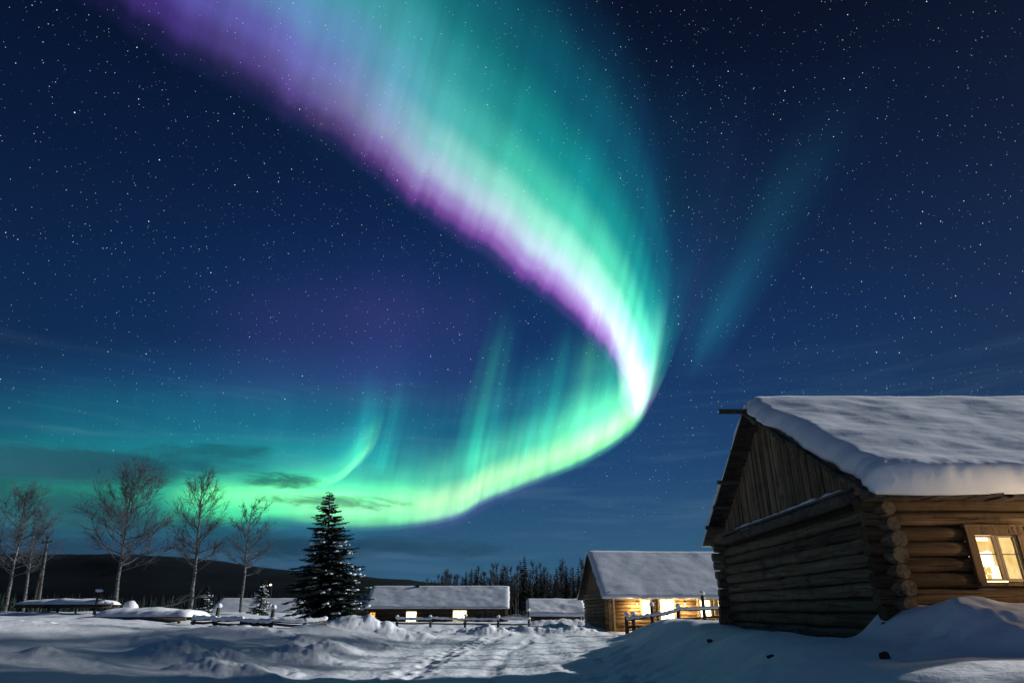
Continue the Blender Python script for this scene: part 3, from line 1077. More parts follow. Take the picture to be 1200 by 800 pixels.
# the long low house down the road
c0 = at(431, 720, 75.0)
lh, he_, hr_ = gable_house('long_house', (c0.x, 75.0), R(0), 15.0, 7.0, 0.10, 1.95, 3.98, M['dark_log'],
                           'long low dark house with three lit windows and a plain snow roof beyond the road', 'house', 0.4, True, 0.12, 31)
lit_window(lh, 0.55, 0.93, 0.55, 0.55, M['room_orange'], M['dark_log'])
lit_window(lh, 4.75, 0.80, 1.05, 0.95, M['room_far'], M['gold_trim'])
lit_window(lh, 10.0, 0.88, 1.40, 1.00, M['room_far'], M['gold_trim'])
for xx in (12.2, 13.4):
    lit_window(lh, xx, 0.95, 0.55, 0.55, M['iron'], M['board_x'])
mb = MB()
mb.box((-0.2, -0.02, 0), (-1.4, 5.5, 1.45))
mb.build('annex_wall', M['dark_log'], lh)
mb = MB()
roof_slab(mb, -1.9, -0.45, (-0.5, 1.45), (4.0, 3.0), 0.2, 44, 0.2, 20, 20, 0.04, 0.04, 0.05, 0.05)
mb.build('annex_snow', M['roof_snow'], lh)
mb = MB()
mb.box((4.6, 3.2, 3.7), (5.0, 3.6, 4.05))
mb.build('chimney', M['iron'], lh)

# little open shed between the two
c1 = at(619, 722, 60.0)
sh = empty('open_shed', (c1.x, 60.0, -0.05), 'small open shed on posts with a sagging snow roof beside the birch wood', 'shed')
for xx in (0.35, 2.5, 4.75):
    for yy in (0.2, 2.6):
        mb = MB()
        mb.bar((xx, yy, 0), (xx, yy, 1.15 + (0.9 if yy > 1 else 0)), 0.14, 0.14, (0, 1, 0))
        mb.build('post', M['fence'], sh)
mb = MB()
mb.bar((2.5, -0.1, 1.10), (2.5, 3.0, 2.30), 5.2, 0.06, (0, -0.4, 0.9))
roof = mb.build('roof', M['board_x'], sh)
mb = MB()
roof_slab(mb, -0.1, 5.1, (-0.15, 1.13), (3.05, 2.37), 0.24, 52, 0.2, 40, 24, 0.04, 0.04, 0.05, 0.06)
mb.build('snow_cover', M['roof_snow'], roof)
mb = MB()
mb.box((0.5, 2.5, 0), (4.7, 2.56, 1.9))
mb.build('back_wall', M['dark_log'], sh)

# barn and tiny cabin at the left, mostly roof
c2 = at(246, 724, 68.0)
bn, _, _ = gable_house('snowed_barn', (c2.x, 68.0), R(0), 8.2, 5.0, 0.5, 1.25, 2.45, M['dark_log'],
                       'low barn half buried in snow behind the birches at the left', 'barn', 0.3, False, 0.2, 61)
c3 = at(347, 724, 62.0)
cb, _, _ = gable_house('small_cabin', (c3.x, 62.0), R(0), 2.6, 2.2, 0.45, 1.20, 1.75, M['dark_log'],
                       'tiny cabin with two lit windows under the big spruce', 'cabin', 0.2, False, 0.14, 66)
for xx in (0.55, 0.98):
    lit_window(cb, xx, 0.55, 0.20, 0.22, M['room_far'], M['dark_log'], -0.04)


# ------------------------------------------------------------------ trees
def rot_about(v, ax, ang):
    return Matrix.Rotation(ang, 3, ax) @ v


def birch(name, base, height_, spread, label, seed, lean=0.0, dens=1.0, start=0.30, group='bare birches along the field'):
    g = random.Random(seed)
    root = empty(name, base, label, 'tree', group)
    tb, cb_ = MB(), MB()
    n = 16
    pts, rad = [], []
    wx = wy = 0.0
    for i in range(n + 1):
        t = i / n
        wx += g.uniform(-0.06, 0.06) * height_ / 14
        wy += g.uniform(-0.06, 0.06) * height_ / 14
        pts.append(Vector((wx + lean * height_ * t, wy, t * height_)))
        rad.append(0.0145 * height_ * (1 - t) ** 0.9 + 0.012)
    tb.tube(pts, rad, 8, True, 0.06)

    def tpos(t):
        f = t * n
        i = min(int(f), n - 1)
        return pts[i].lerp(pts[i + 1], f - i)

    def limb(p, d, L, r0, lvl):
        k = 6 if lvl == 0 else (4 if lvl == 1 else 3)
        P, Rr = [p.copy()], [r0]
        d = d.normalized()
        for i in range(k):
            bend = Vector((g.uniform(-.22, .22), g.uniform(-.22, .22), g.uniform(-.12, .22)))
            if lvl == 0:
                bend.z += 0.07
            elif lvl == 2:
                bend.z -= 0.10
            d = (d + bend).normalized()
            p = p + d * (L / k)
            P.append(p.copy())
            Rr.append(max(r0 * (1 - (i + 1) / k) ** 0.8, 0.006))
        cb_.tube(P, Rr, 5 if lvl == 0 else 3, False, 0, True)
        return P, d

    N = int(34 * dens)
    for i in range(N):
        t = start + (0.97 - start) * ((i + g.random()) / N)
        prof = math.sin(min(1.0, (t - start) / (1 - start) * 0.74 + 0.26) * math.pi) ** 0.75
        L = spread * (0.35 + 0.75 * prof) * g.uniform(0.65, 1.1)
        az = i * 2.4 + g.uniform(-.5, .5)
        el = R(8 + 50 * ((t - start) / (1 - start)) ** 1.3) + g.uniform(-.2, .2)
        d = Vector((math.cos(az) * math.cos(el), math.sin(az) * math.cos(el), math.sin(el)))
        r0 = 0.0048 * height_ * (1 - t) + 0.016
        P, _ = limb(tpos(t), d, L, r0, 0)
        for j in range(int(10 * dens) + 2):
            f = g.uniform(0.22, 1.0) * (len(P) - 1)
            q = min(int(f), len(P) - 2)
            p = P[q].lerp(P[q + 1], f - q)
            dd = (P[q + 1] - P[q]).normalized()
            dd = (dd + Vector((g.uniform(-1, 1), g.uniform(-1, 1), g.uniform(-.5, .9))) * 0.85).normalized()
            P2, _ = limb(p, dd, L * g.uniform(0.22, 0.48), r0 * 0.42 + 0.004, 1)
            for m_ in range(7):
                f = g.uniform(0.15, 1.0) * (len(P2) - 1)
                q2 = min(int(f), len(P2) - 2)
                p = P2[q2].lerp(P2[q2 + 1], f - q2)
                dd = (P2[q2 + 1] - P2[q2]).normalized()
                dd = (dd + Vector((g.uniform(-1, 1), g.uniform(-1, 1), g.uniform(-.9, .6))) * 0.9).normalized()
                limb(p, dd, L * g.uniform(0.09, 0.22), 0.009, 2)
    tb.build('trunk', M['birch'], root)
    cb_.build('crown', M['twig'], root)
    return root


def place(px, py, Y):
    p = at(px, py, Y)
    return (p.x, Y, min(hz(p.x, Y), p.z + 0.4) - 0.1)


birch('birch_tree', place(137, 706, 52), 9.9, 3.7, 'tallest and widest bare birch, at the left before the dark hill', 3, -0.10, 1.3)
birch('birch_tree', place(222, 718, 50), 9.5, 2.6, 'slender bare birch against the green glow, second from the spruce', 5, -0.09, 1.05, 0.30)
birch('birch_tree', place(281, 722, 50), 7.5, 2.1, 'small bare birch nearest to the big spruce', 8, -0.03, 0.85, 0.34)
birch('birch_tree', place(8, 708, 52), 8.5, 2.8, 'faint bare birch at the far left beside the utility pole', 11, -0.10, 1.05, 0.30)
birch('birch_tree', place(30, 706, 60), 8.6, 2.2, 'thin bare birch between the far left birch and the utility pole', 14, -0.14, 0.8, 0.38)


def spruce(name, base, H, Rm, label, seed, dens=1.0, snow=0.35, group=None, needle=None):
    g = random.Random(seed)
    root = empty(name, base, label, 'tree', group)
    tb, nb, sb = MB(), MB(), MB()
    tb.tube([(0, 0, 0), (0.02, 0, H * 0.4), (0, 0.02, H * 0.75), (0, 0, H)], [0.020 * H, 0.014 * H, 0.008 * H, 0.004], 8)
    lv = int(30 * dens)
    for i in range(lv):
        t0 = 0.06 + 0.93 * (i / lv) ** 0.92
        nbw = max(5, int((11 - 4 * t0) * (0.6 + 0.4 * dens)))
        for k in range(nbw):
            az = k * 2 * math.pi / nbw + i * 1.1 + g.uniform(-.25, .25)
            if g.random() < 0.14:
                continue
            t = min(0.985, max(0.05, t0 + g.uniform(-0.022, 0.022)))
            L = (Rm * min((1 - t) ** 0.80, 0.88) + 0.05) * g.uniform(0.58, 1.08)
            out = Vector((math.cos(az), math.sin(az), 0))
            side = Vector((-math.sin(az), math.cos(az), 0))
            z0 = t * H + g.uniform(-.05, .05)
            droop = (0.34 - 0.30 * t) * g.uniform(0.7, 1.3)
            lift = 0.12 + 0.5 * t

            def sp(s):
                return out * (L * s) + Vector((0, 0, z0 + L * (lift * s * 0.35 - droop * s ** 1.3 + 0.24 * droop * s ** 4)))
            S = 5
            nb.tube([sp(s / S) for s in range(S + 1)], [0.022 * (1 - s / S) + 0.005 for s in range(S + 1)], 4, False)
            ns = max(4, int(L * 17 * dens))
            for q in range(ns):
                s = 0.12 + 0.88 * (q + g.random()) / ns
                p = sp(s)
                wid = (0.10 + 0.30 * L * (1 - s) ** 0.8 * min(1, s * 4)) * g.uniform(0.6, 1.1)
                for sd in (-1, 1):
                    tip = p + side * (sd * wid) + out * (wid * 0.75) + Vector((0, 0, -wid * g.uniform(0.05, 0.55)))
                    hw = g.uniform(0.03, 0.055)
                    nv = out * hw
                    zz = Vector((0, 0, g.uniform(0.0, 0.03)))
                    o = len(nb.v)
                    md = p.lerp(tip, 0.5) + zz
                    nb.v += [tuple(p - nv), tuple(p + nv), tuple(md + nv * 1.4 - Vector((0, 0, 0.03))), tuple(tip), tuple(md - nv * 1.4)]
                    nb.f.append((o, o + 1, o + 2, o + 3, o + 4))
                    nb.s.append(False)
            if g.random() < snow * (1.25 if math.cos(az - 0.2) > 0.2 else 0.8) and L > 0.25:
                for q in range(g.randint(1, 3)):
                    s = g.uniform(0.35, 0.95)
                    p = sp(s) + Vector((0, 0, 0.03))
                    w = (0.05 + 0.035 * L) * g.uniform(0.4, 1.5)
                    for c_ in range(3):
                        sb.blob(p + side * g.uniform(-1.6, 1.6) * w + out * g.uniform(-1.6, 1.6) * w - Vector((0, 0, 0.03)), (w * g.uniform(.5, 1.1), w * g.uniform(.5, 1.1), w * 0.38), 0.35, 6, 4)
    # a few bigger pads of snow
    tb.build('trunk', M['bark'], root)
    cr = nb.build('crown', needle or M['needle'], root)
    if sb.v:
        sb.build('snow_patch', M['tree_snow'], root)
    return root


spruce('spruce_tree', place(383, 724, 40), 7.6, 3.1, 'tall dark spruce with snow on its boughs standing before the green glow', 4, 1.25, 0.45).rotation_euler = (0, -0.09, 0)
for (x, y, H_) in ((13.6, 8.0, 4.8), (18.2, 9.2, 6.4), (20.5, 10.6, 7.0)):  # unseen spruces added to shade the snow at the lower right
    spruce('shade_spruce', (x, y, 0.9), H_, 1.7, 'unseen spruce added beyond the lit window of the log house to shade the snow', 23 + int(x), 0.7, 0.3, 'unseen spruces added for shade by the log house')
spruce('young_spruce', place(303, 722, 44), 2.3, 1.0, 'young snowy spruce between the small birch and the big spruce', 6, 0.6, 0.6)
spruce('young_spruce', place(238, 717, 46), 1.9, 0.75, 'small narrow spruce at the foot of the slender birch', 9, 0.6, 0.35)


# tall unseen pines added behind the log house so their high crowns shade the field at the left
def make_shade_pine(base, H, seed):
    g = random.Random(seed)
    root = empty('shade_pine', base, 'unseen tall pine with a high bare trunk, added behind the log house for shade', 'tree', 'unseen shade pines behind the log house')
    tb, nb = MB(), MB()
    tb.tube([(0, 0, 0), (0.1, 0, H * 0.5), (0, 0.1, H)], [0.2, 0.14, 0.03], 8)
    for i in range(46):
        t = g.uniform(0.74, 1.0)
        az = g.random() * 6.28
        L = g.uniform(0.5, 2.5) * (1.15 - 0.75 * (t - 0.74) / 0.26)
        c = Vector((math.cos(az) * L, math.sin(az) * L, t * H + 0.25 * L))
        nb.tube([(0, 0, t * H), c], [0.05, 0.02], 4, False)
        for q in range(40):
            d = Vector((g.gauss(0, .42), g.gauss(0, .42), g.gauss(0, .22)))
            e = Vector((g.uniform(-1, 1), g.uniform(-1, 1), g.uniform(-.3, .8))).normalized()
            f = e.orthogonal().normalized() * 0.05
            nb.add([c + d - f, c + d + f, c + d + e * 0.36], [(0, 1, 2)])
    tb.build('trunk', M['bark'], root)
    nb.build('crown', M['needle'], root)
    return root


pine0 = make_shade_pine((37.0, 30.0, 0.8), 19.0, 5)
for (x, y, k) in ((40, 26.5, 1.0), (43, 29.5, 1.04), (39, 33, 0.97), (42, 36.0, 1.02), (44, 40, 1.05), (45, 44, 1.0), (46, 33.5, 1.1)):
    o = copy_tree(pine0)
    o.location = (x, y, 0.8)
    o.scale = (1.15, 1.15, k)
    o.rotation_euler = (0, 0, x * 7.0 + y)


# the wood behind the houses: one bare tree, one conifer and one crooked tree copied through it
def far_conifer(name, H, Rm, seed, label):
    g = random.Random(seed)
    root = empty(name, (0, 0, 0), label, 'tree', 'trees of the dark wood')
    tb, nb = MB(), MB()
    tb.tube([(0, 0, 0), (0, 0, H)], [0.16, 0.02], 6)
    lv = 26
    for i in range(lv):
        t = 0.12 + 0.87 * i / lv
        for k in range(9):
            az = g.random() * 6.28
            L = Rm * (1 - t) ** 0.8 * g.uniform(0.5, 1.15) + 0.12
            o, s = Vector((math.cos(az), math.sin(az), 0)), Vector((-math.sin(az), math.cos(az), 0))
            p = Vector((0, 0, t * H))
            tip = p + o * L + Vector((0, 0, -L * g.uniform(.15, .5)))
            w = 0.10 + 0.18 * L
            m_ = p.lerp(tip, 0.6)
            nb.add([p, m_ + s * w - Vector((0, 0, .1)), tip, m_ - s * w - Vector((0, 0, .1))], [(0, 1, 2, 3)])
    tb.build('trunk', M['bark'], root)
    nb.build('crown', M['needle_far'], root)
    return root


def far_birch(name, H, seed, label, pale=True):
    g = random.Random(seed)
    root = empty(name, (0, 0, 0), label, 'tree', 'trees of the dark wood')
    tb, nb = MB(), MB()
    x = y = 0
    pts = []
    for i in range(9):
        pts.append(Vector((x, y, H * i / 8)))
        x += g.uniform(-.14, .14)
        y += g.uniform(-.1, .1)
    tb.tube(pts, [0.15 * (1 - i / 9) + 0.03 for i in range(9)], 6)
    for i in range(64):
        t = g.uniform(0.36, 1.0)
        f = t * 7.99
        p = pts[int(f)].lerp(pts[int(f) + 1], f % 1) if f < 8 else pts[8]
        az, el = g.random() * 6.28, R(g.uniform(35, 70))
        L = g.uniform(0.7, 1.9) * (1.25 - 0.7 * t)
        d = Vector((math.cos(az) * math.cos(el), math.sin(az) * math.cos(el), math.sin(el)))
        q = p + d * L
        nb.tube([p, q], [0.035, 0.012], 3, False)
        for j in range(6):
            e = p.lerp(q, g.uniform(.3, 1))
            d2 = (d + Vector((g.uniform(-1, 1), g.uniform(-1, 1), g.uniform(-.4, .8)))).normalized()
            nb.tube([e, e + d2 * L * g.uniform(.25, .5)], [0.018, 0.010], 3, False)
    tb.build('trunk', M['far_trunk'] if pale else M['bark'], root)
    nb.build('crown', M['far_wood'], root)
    return root


LB = 'bare pale-stemmed tree in the dark wood behind the long house and sheds'
LD = 'bare dark-stemmed tree in the dark wood behind the long house and sheds'
LC = 'pointed dark conifer rising in the wood behind the long house and sheds'
protos = [far_birch('bare_tree', 9.5, 1, LB), far_birch('bare_tree', 10.0, 2, LB), far_birch('bare_tree', 9.2, 3, LD, False),
          far_conifer('conifer_tree', 9.0, 1.7, 4, LC), far_conifer('conifer_tree', 8.0, 1.4, 5, LC)]
used = set()


def place_far(k, x, y, s, z=0.8):
    src = protos[k]
    if k in used:
        o = copy_tree(src)
    else:
        o = src
        used.add(k)
    o.location = (x, y, z)
    o.rotation_euler = (0, 0, rnd.random() * 6.28)
    o.scale = (s, s, s * rnd.uniform(0.94, 1.06))
    return o


def row_h(px):           # height of the wood's skyline above the far ground, in pixels of the photo
    return np.interp(px, [470, 490, 520, 560, 600, 640, 680, 720, 800, 900], [22, 30, 38, 43, 44, 45, 46, 47, 48, 48])


for i in range(215):
    px = 478 + (860 - 478) * ((i + rnd.random()) / 215)
    Y = rnd.uniform(98, 150)
    p = at(px, 712, Y)
    hpx = row_h(px) * rnd.uniform(0.72, 1.08)
    want = hpx / F_PX * Y * 1.08
    k = rnd.choice([0, 0, 1, 1, 2, 2, 2, 3, 4, 4]) if px > 600 else rnd.choice([2, 2, 0, 3, 4, 3])
    place_far(k, p.x, Y, want / [9.5, 10.0, 9.2, 9.0, 8.0][k])
for (px, hp, k) in ((477, 27, 3), (499, 24, 4), (545, 40, 4), (556, 42, 3), (587, 46, 3), (615, 54, 3)):
    Y = 96
    place_far(k, at(px, 712, Y).x, Y, hp / F_PX * Y * 1.1 / [9.5, 10, 9.2, 9, 8][k])

# the mass of dark wood along the foot of the hill at the left
g = random.Random(99)
mb = MB()
for i in range(900):
    px = g.uniform(-80, 480) if i < 520 else g.uniform(440, 860)
    Y = g.uniform(105, 200) if i < 520 else g.uniform(125, 190)
    x = at(px, 712, Y).x
    H = g.uniform(9, 17) / F_PX * Y * (1.0 if px < 340 else 0.8) * (1.0 if px < 490 else 2.0)
    if g.random() < 0.5:
        H *= 1.3
    for lv in range(7):
        t = 0.1 + 0.85 * lv / 7
        w = H * 0.20 * (1 - t) * g.uniform(.8, 1.2) + 0.05
        z0 = 0.7 + t * H
        a0 = g.random() * 6
        vs = [(x, Y, z0 + H * 0.22)] + [(x + w * math.cos(a0 + q * 1.2566) * g.uniform(.6, 1.2), Y + w * math.sin(a0 + q * 1.2566), z0 - g.uniform(0, .1) * H) for q in range(5)]
        mb.add(vs, [(0, 1 + q, 1 + (q + 1) % 5) for q in range(5)])
o = mb.build('far_forest', M['needle_far'])
tag(o, 'dark strip of forest along the foot of the hill', 'forest', kind='stuff')


# ------------------------------------------------------------------ fences
def fence(name, pts, label, post_h=1.0, rails=(0.45, 0.8), snow=True, post_r=0.075, seed=1, group='snowy rail fences', tall=()):
    """posts at the given (x, y); rails between; snow caps on posts and rails"""
    g = random.Random(seed)
    b0 = Vector((pts[0][0], pts[0][1], hz(*pts[0]) - 0.1))
    root = empty(name, b0, label, 'fence', group)
    P = [Vector((x, y, hz(x, y) - 0.15)) - b0 for x, y in pts]
    for i, p in enumerate(P):
        H = post_h * g.uniform(0.92, 1.1) + (0.45 if i in tall else 0)
        mb = MB()
        tipx, tipy = g.uniform(-.05, .05), g.uniform(-.05, .05)
        mb.tube([p, p + Vector((tipx * .5, tipy * .5, H * .5)), p + Vector((tipx, tipy, H + 0.15))], [post_r * 1.05, post_r, post_r * 0.9], 8, True, 0.05)
        po = mb.build('post', M['fence'], root)
        if snow:
            mb = MB()
            mb.blob(p + Vector((tipx, tipy, H + 0.19)), (post_r * 1.45, post_r * 1.45, post_r * 1.2), 0.15, 9, 6)
            mb.build('snow_cap', M['tree_snow'], po)
    for i in range(len(P) - 1):
        for rz_ in rails:
            a = P[i] + Vector((0, -0.07, rz_ + 0.15 + g.uniform(-.04, .04)))
            b = P[i + 1] + Vector((0, -0.07, rz_ + 0.15 + g.uniform(-.06, .06)))
            mb = MB()
            e = (b - a) * 0.06
            mid = a.lerp(b, 0.5) - Vector((0, 0, g.uniform(0.0, 0.05)))
            mb.tube([a - e, mid, b + e], [0.05, 0.055, 0.045], 7, True, 0.05)
            ro = mb.build('rail', M['fence'], root)
            if snow and rz_ == max(rails):
                mb = MB()
                k = 14
                pp, rd = [], []
                for q in range(k + 1):
                    t = q / k
                    c = (a - e).lerp(mid, t * 2) if t < 0.5 else mid.lerp(b + e, t * 2 - 1)
                    pp.append(c + Vector((0, 0, 0.065 + g.uniform(-.008, .012))))
                    rd.append((0.06 + 0.05 * g.random()) * (0.5 if q in (0, k) else 1))
                mb.tube(pp, rd, 8, True, 0.08)
                mb.build('snow_cap', M['tree_snow'], ro)
    return root


def gx(px, Y):
    return at(px, 725, Y).x


fence('rail_fence', [(gx(734, 37), 37.0), (gx(742, 37), 37), (gx(764, 37), 37), (gx(795, 37), 37), (gx(826, 37), 37), (gx(862, 37), 37)],
      'snow-capped rail fence in front of the golden cottage', 1.0, (0.40, 0.78), True, 0.10, 3, tall=(2, 4))
fence('rail_fence', [(gx(466, 52), 52), (gx(505, 52), 52), (gx(545, 52), 52), (gx(584, 52), 52), (gx(620, 52), 52)],
      'low dark rail fence before the long house, its last post tallest', 0.75, (0.25, 0.55), True, 0.09, 4, tall=(4,))
fence('rail_fence', [(gx(222, 29), 29.4), (gx(253, 29), 29.0), (gx(288, 29), 28.7), (gx(322, 29), 28.6), (gx(358, 29), 29), (gx(378, 29), 29.6)],
      'sagging snow-laden rail fence below the big spruce', 0.26, (0.10, 0.22), True, 0.085, 5, tall=(1, 3))


# ------------------------------------------------------------------ snow-laden timber at the left
def plank_pile(name, x0, x1, y, depth, h, label, cat, thick, seed):
    g = random.Random(seed)
    zb = min(hz(x0, y), hz(x1, y)) - 0.05
    root = empty(name, ((x0 + x1) / 2, y, zb), label, cat)
    L = (x1 - x0)
    mb = MB()
    for i in range(3):
        mb.tube([(-L / 2, -depth / 2 + depth * i / 2, h - 0.08), (L / 2, -depth / 2 + depth * i / 2 + g.uniform(-.1, .1), h - 0.06)], 0.07, 7, True, 0.05)
    mb.build('beam', M['fence'], root)
    mb = MB()
    x = -L / 2
    k = 0
    while x < L / 2:
        w = g.uniform(0.18, 0.3)
        mb.box((x, -depth / 2 - g.uniform(0, .1), h), (min(x + w - 0.015, L / 2), depth / 2 + g.uniform(0, .1), h + 0.035))
        x += w
    deck = mb.build('deck', M['board_x'], root)
    for i in range(max(3, int(L / 1.6))):
        xx = -L / 2 + 0.3 + (L - 0.6) * i / max(2, int(L / 1.6) - 1)
        mb = MB()
        mb.bar((xx, -depth / 2, -0.3), (xx, -depth / 2, h - 0.15), 0.10, 0.10, (0, 1, 0))
        mb.build('leg', M['fence'], root)
        mb = MB()
        mb.bar((xx, depth / 2, -0.3), (xx, depth / 2, h - 0.15), 0.10, 0.10, (0, 1, 0))
        mb.build('leg', M['fence'], root)
    mb = MB()
    U = np.linspace(-1, 1, 50)
    V = np.linspace(-1, 1, 16)
    vs, fs = [], []
    for u_ in U:
        for v_ in V:
            e = max(0, 1 - abs(u_) ** 8) ** 0.5 * max(0, 1 - abs(v_) ** 4) ** 0.5
            nz_ = float(fbm(np.array([u_ * L * 0.5]), np.array([v_ * 1.0]), seed, 3)[0])
            vs.append((u_ * (L / 2 + 0.08), v_ * (depth / 2 + 0.12), h + 0.03 + thick * e * (1 + 0.22 * nz_)))
    for i in range(49):
        for j in range(15):
            fs.append((i * 16 + j, (i + 1) * 16 + j, (i + 1) * 16 + j + 1, i * 16 + j + 1))
    mb.add(vs, fs, True)
    mb.build('snow_cover', M['snow'], deck)
    return root


plank_pile('timber_rack', gx(26, 38), gx(126, 38), 38, 1.6, 0.55, 'long timber rack under a flat slab of snow before the left birches', 'rack', 0.28, 5)
plank_pile('plank_platform', gx(128, 31), gx(232, 31), 31, 2.2, 0.18, 'low plank platform under a thick smooth pillow of snow', 'platform', 0.34, 8)

b = place(152, 713, 40)
mb = MB()
mb.blob((0, 0, 0.45), (0.42, 0.4, 0.42), 0.12, 12, 8)
o = mb.build('snow_covered_stump', M['snow'], None, b)
tag(o, 'round stump hidden under a ball of snow by the timber rack', 'stump')

# small bird table with a snowy roof
b = place(112, 709, 37)
bt = empty('bird_table', b, 'small bird table with snow on its roof above the timber rack', 'bird table')
mb = MB()
mb.bar((0, 0, 0), (0, 0, 1.05), 0.07, 0.07, (0, 1, 0))
mb.build('post', M['fence'], bt)
mb = MB()
mb.box((-0.18, -0.15, 1.05), (0.18, 0.15, 1.09))
mb.box((-0.15, -0.12, 1.09), (-0.11, -0.08, 1.26))
mb.box((0.11, -0.12, 1.09), (0.15, -0.08, 1.26))
mb.build('tray', M['fence'], bt)
mb = MB()
mb.blob((0, 0, 1.31), (0.20, 0.17, 0.09), 0.1, 10, 6)
mb.build('snow_cap', M['tree_snow'], bt)

# utility pole with its brace
b = place(47, 706, 50)
up = empty('utility_pole', b, 'tall thin utility pole with a slanting brace among the far left birches', 'pole')
up.rotation_euler = (0, -0.15, 0)
mb = MB()
mb.tube([(0, 0, 0), (0.02, 0, 3.0), (0.05, 0, 5.4)], [0.10, 0.085, 0.07], 8)
mb.build('shaft', M['far_trunk'], up)
mb = MB()
mb.tube([(-0.55, 0.2, 0), (-0.02, 0, 4.4)], [0.08, 0.06], 7)
mb.build('brace', M['fence'], up)
mb = MB()
mb.bar((-0.35, 0, 5.0), (0.45, 0, 5.0), 0.08, 0.08)
for xx in (-0.3, 0.4):
    mb.tube([(xx, 0, 5.04), (xx, 0, 5.2)], 0.035, 7)
mb.build('crossarm', M['fence'], up)

# a far lamp over the young spruce
b = at(314, 720, 80)
sl = empty('street_lamp', (b.x, 80, hz(b.x, 80) - 0.1), 'small lit lamp on a thin post above the young spruce', 'street lamp')
zt = at(314, 685, 80).z - hz(b.x, 80) + 0.1
mb = MB()
mb.tube([(0, 0, 0), (0, 0, zt)], [0.07, 0.05], 7)
mb.bar((0, 0, zt), (0.0, -0.5, zt + 0.05), 0.05, 0.05)
mb.build('post', M['iron'], sl)
mb = MB()
mb.blob((0.0, -0.5, zt), (0.13, 0.13, 0.10), 0.0, 8, 6)
mb.build('bulb', glow('far_lamp_glow', s2l((255, 222, 170)), 3.0), sl)

# fallen bare limb lying over the snow
g = random.Random(17)
b = place(196, 716, 42)
mb = MB()
main = [Vector((-1.6, 0, 0.2)), Vector((-0.6, 0, 0.55)), Vector((0.4, 0, 0.72)), Vector((1.3, 0.1, 1.05)), Vector((2.1, 0.1, 1.25))]
mb.tube(main, [0.09, 0.08, 0.065, 0.045, 0.02], 7, True, 0.05)
for i in range(14):
    p = main[g.randint(1, 3)].lerp(main[g.randint(2, 4)], 0.4)
    q = p + Vector((g.uniform(-.2, 1.0), g.uniform(-.5, .5), g.uniform(-.1, .6)))
    mb.tube([p, p.lerp(q, .5) + Vector((0, 0, .06)), q], [0.03, 0.02, 0.01], 4, False)
o = mb.build('fallen_branch', M['far_trunk'], None, b)
tag(o, 'pale bare branch lying over the snow between two birches', 'branch')

# ------------------------------------------------------------------ aurora: thin sheets of glowing air, kilometres up
def px_dir(P):
    cx, cy = (P[:, 0] - 600) / F_PX, (400 - P[:, 1]) / F_PX
    d = np.stack([cx, math.cos(PITCH) - cy * math.sin(PITCH), math.sin(PITCH) + cy * math.cos(PITCH)], -1)
    return d / np.linalg.norm(d, axis=1, keepdims=True)


def catmull(P, t):
    P = np.asarray(P, float)
    n = len(P)
    f = np.clip(t, 0, 1) * (n - 1)
    i = np.minimum(f.astype(int), n - 2)
    s = (f - i)[:, None]
    p0, p1, p2, p3 = P[np.maximum(i - 1, 0)], P[i], P[i + 1], P[np.minimum(i + 2, n - 1)]
    return 0.5 * ((2 * p1) + (-p0 + p2) * s + (2 * p0 - 5 * p1 + 4 * p2 - p3) * s ** 2 + (-p0 + 3 * p1 - 3 * p2 + p3) * s ** 3)


aurora_root = empty('aurora', (0, 9000, 2500), 'green and violet ribbon of northern lights sweeping across the sky', 'aurora', kind='stuff')
A0 = Vector((0, 9000, 2500))
sheet_no = [0]


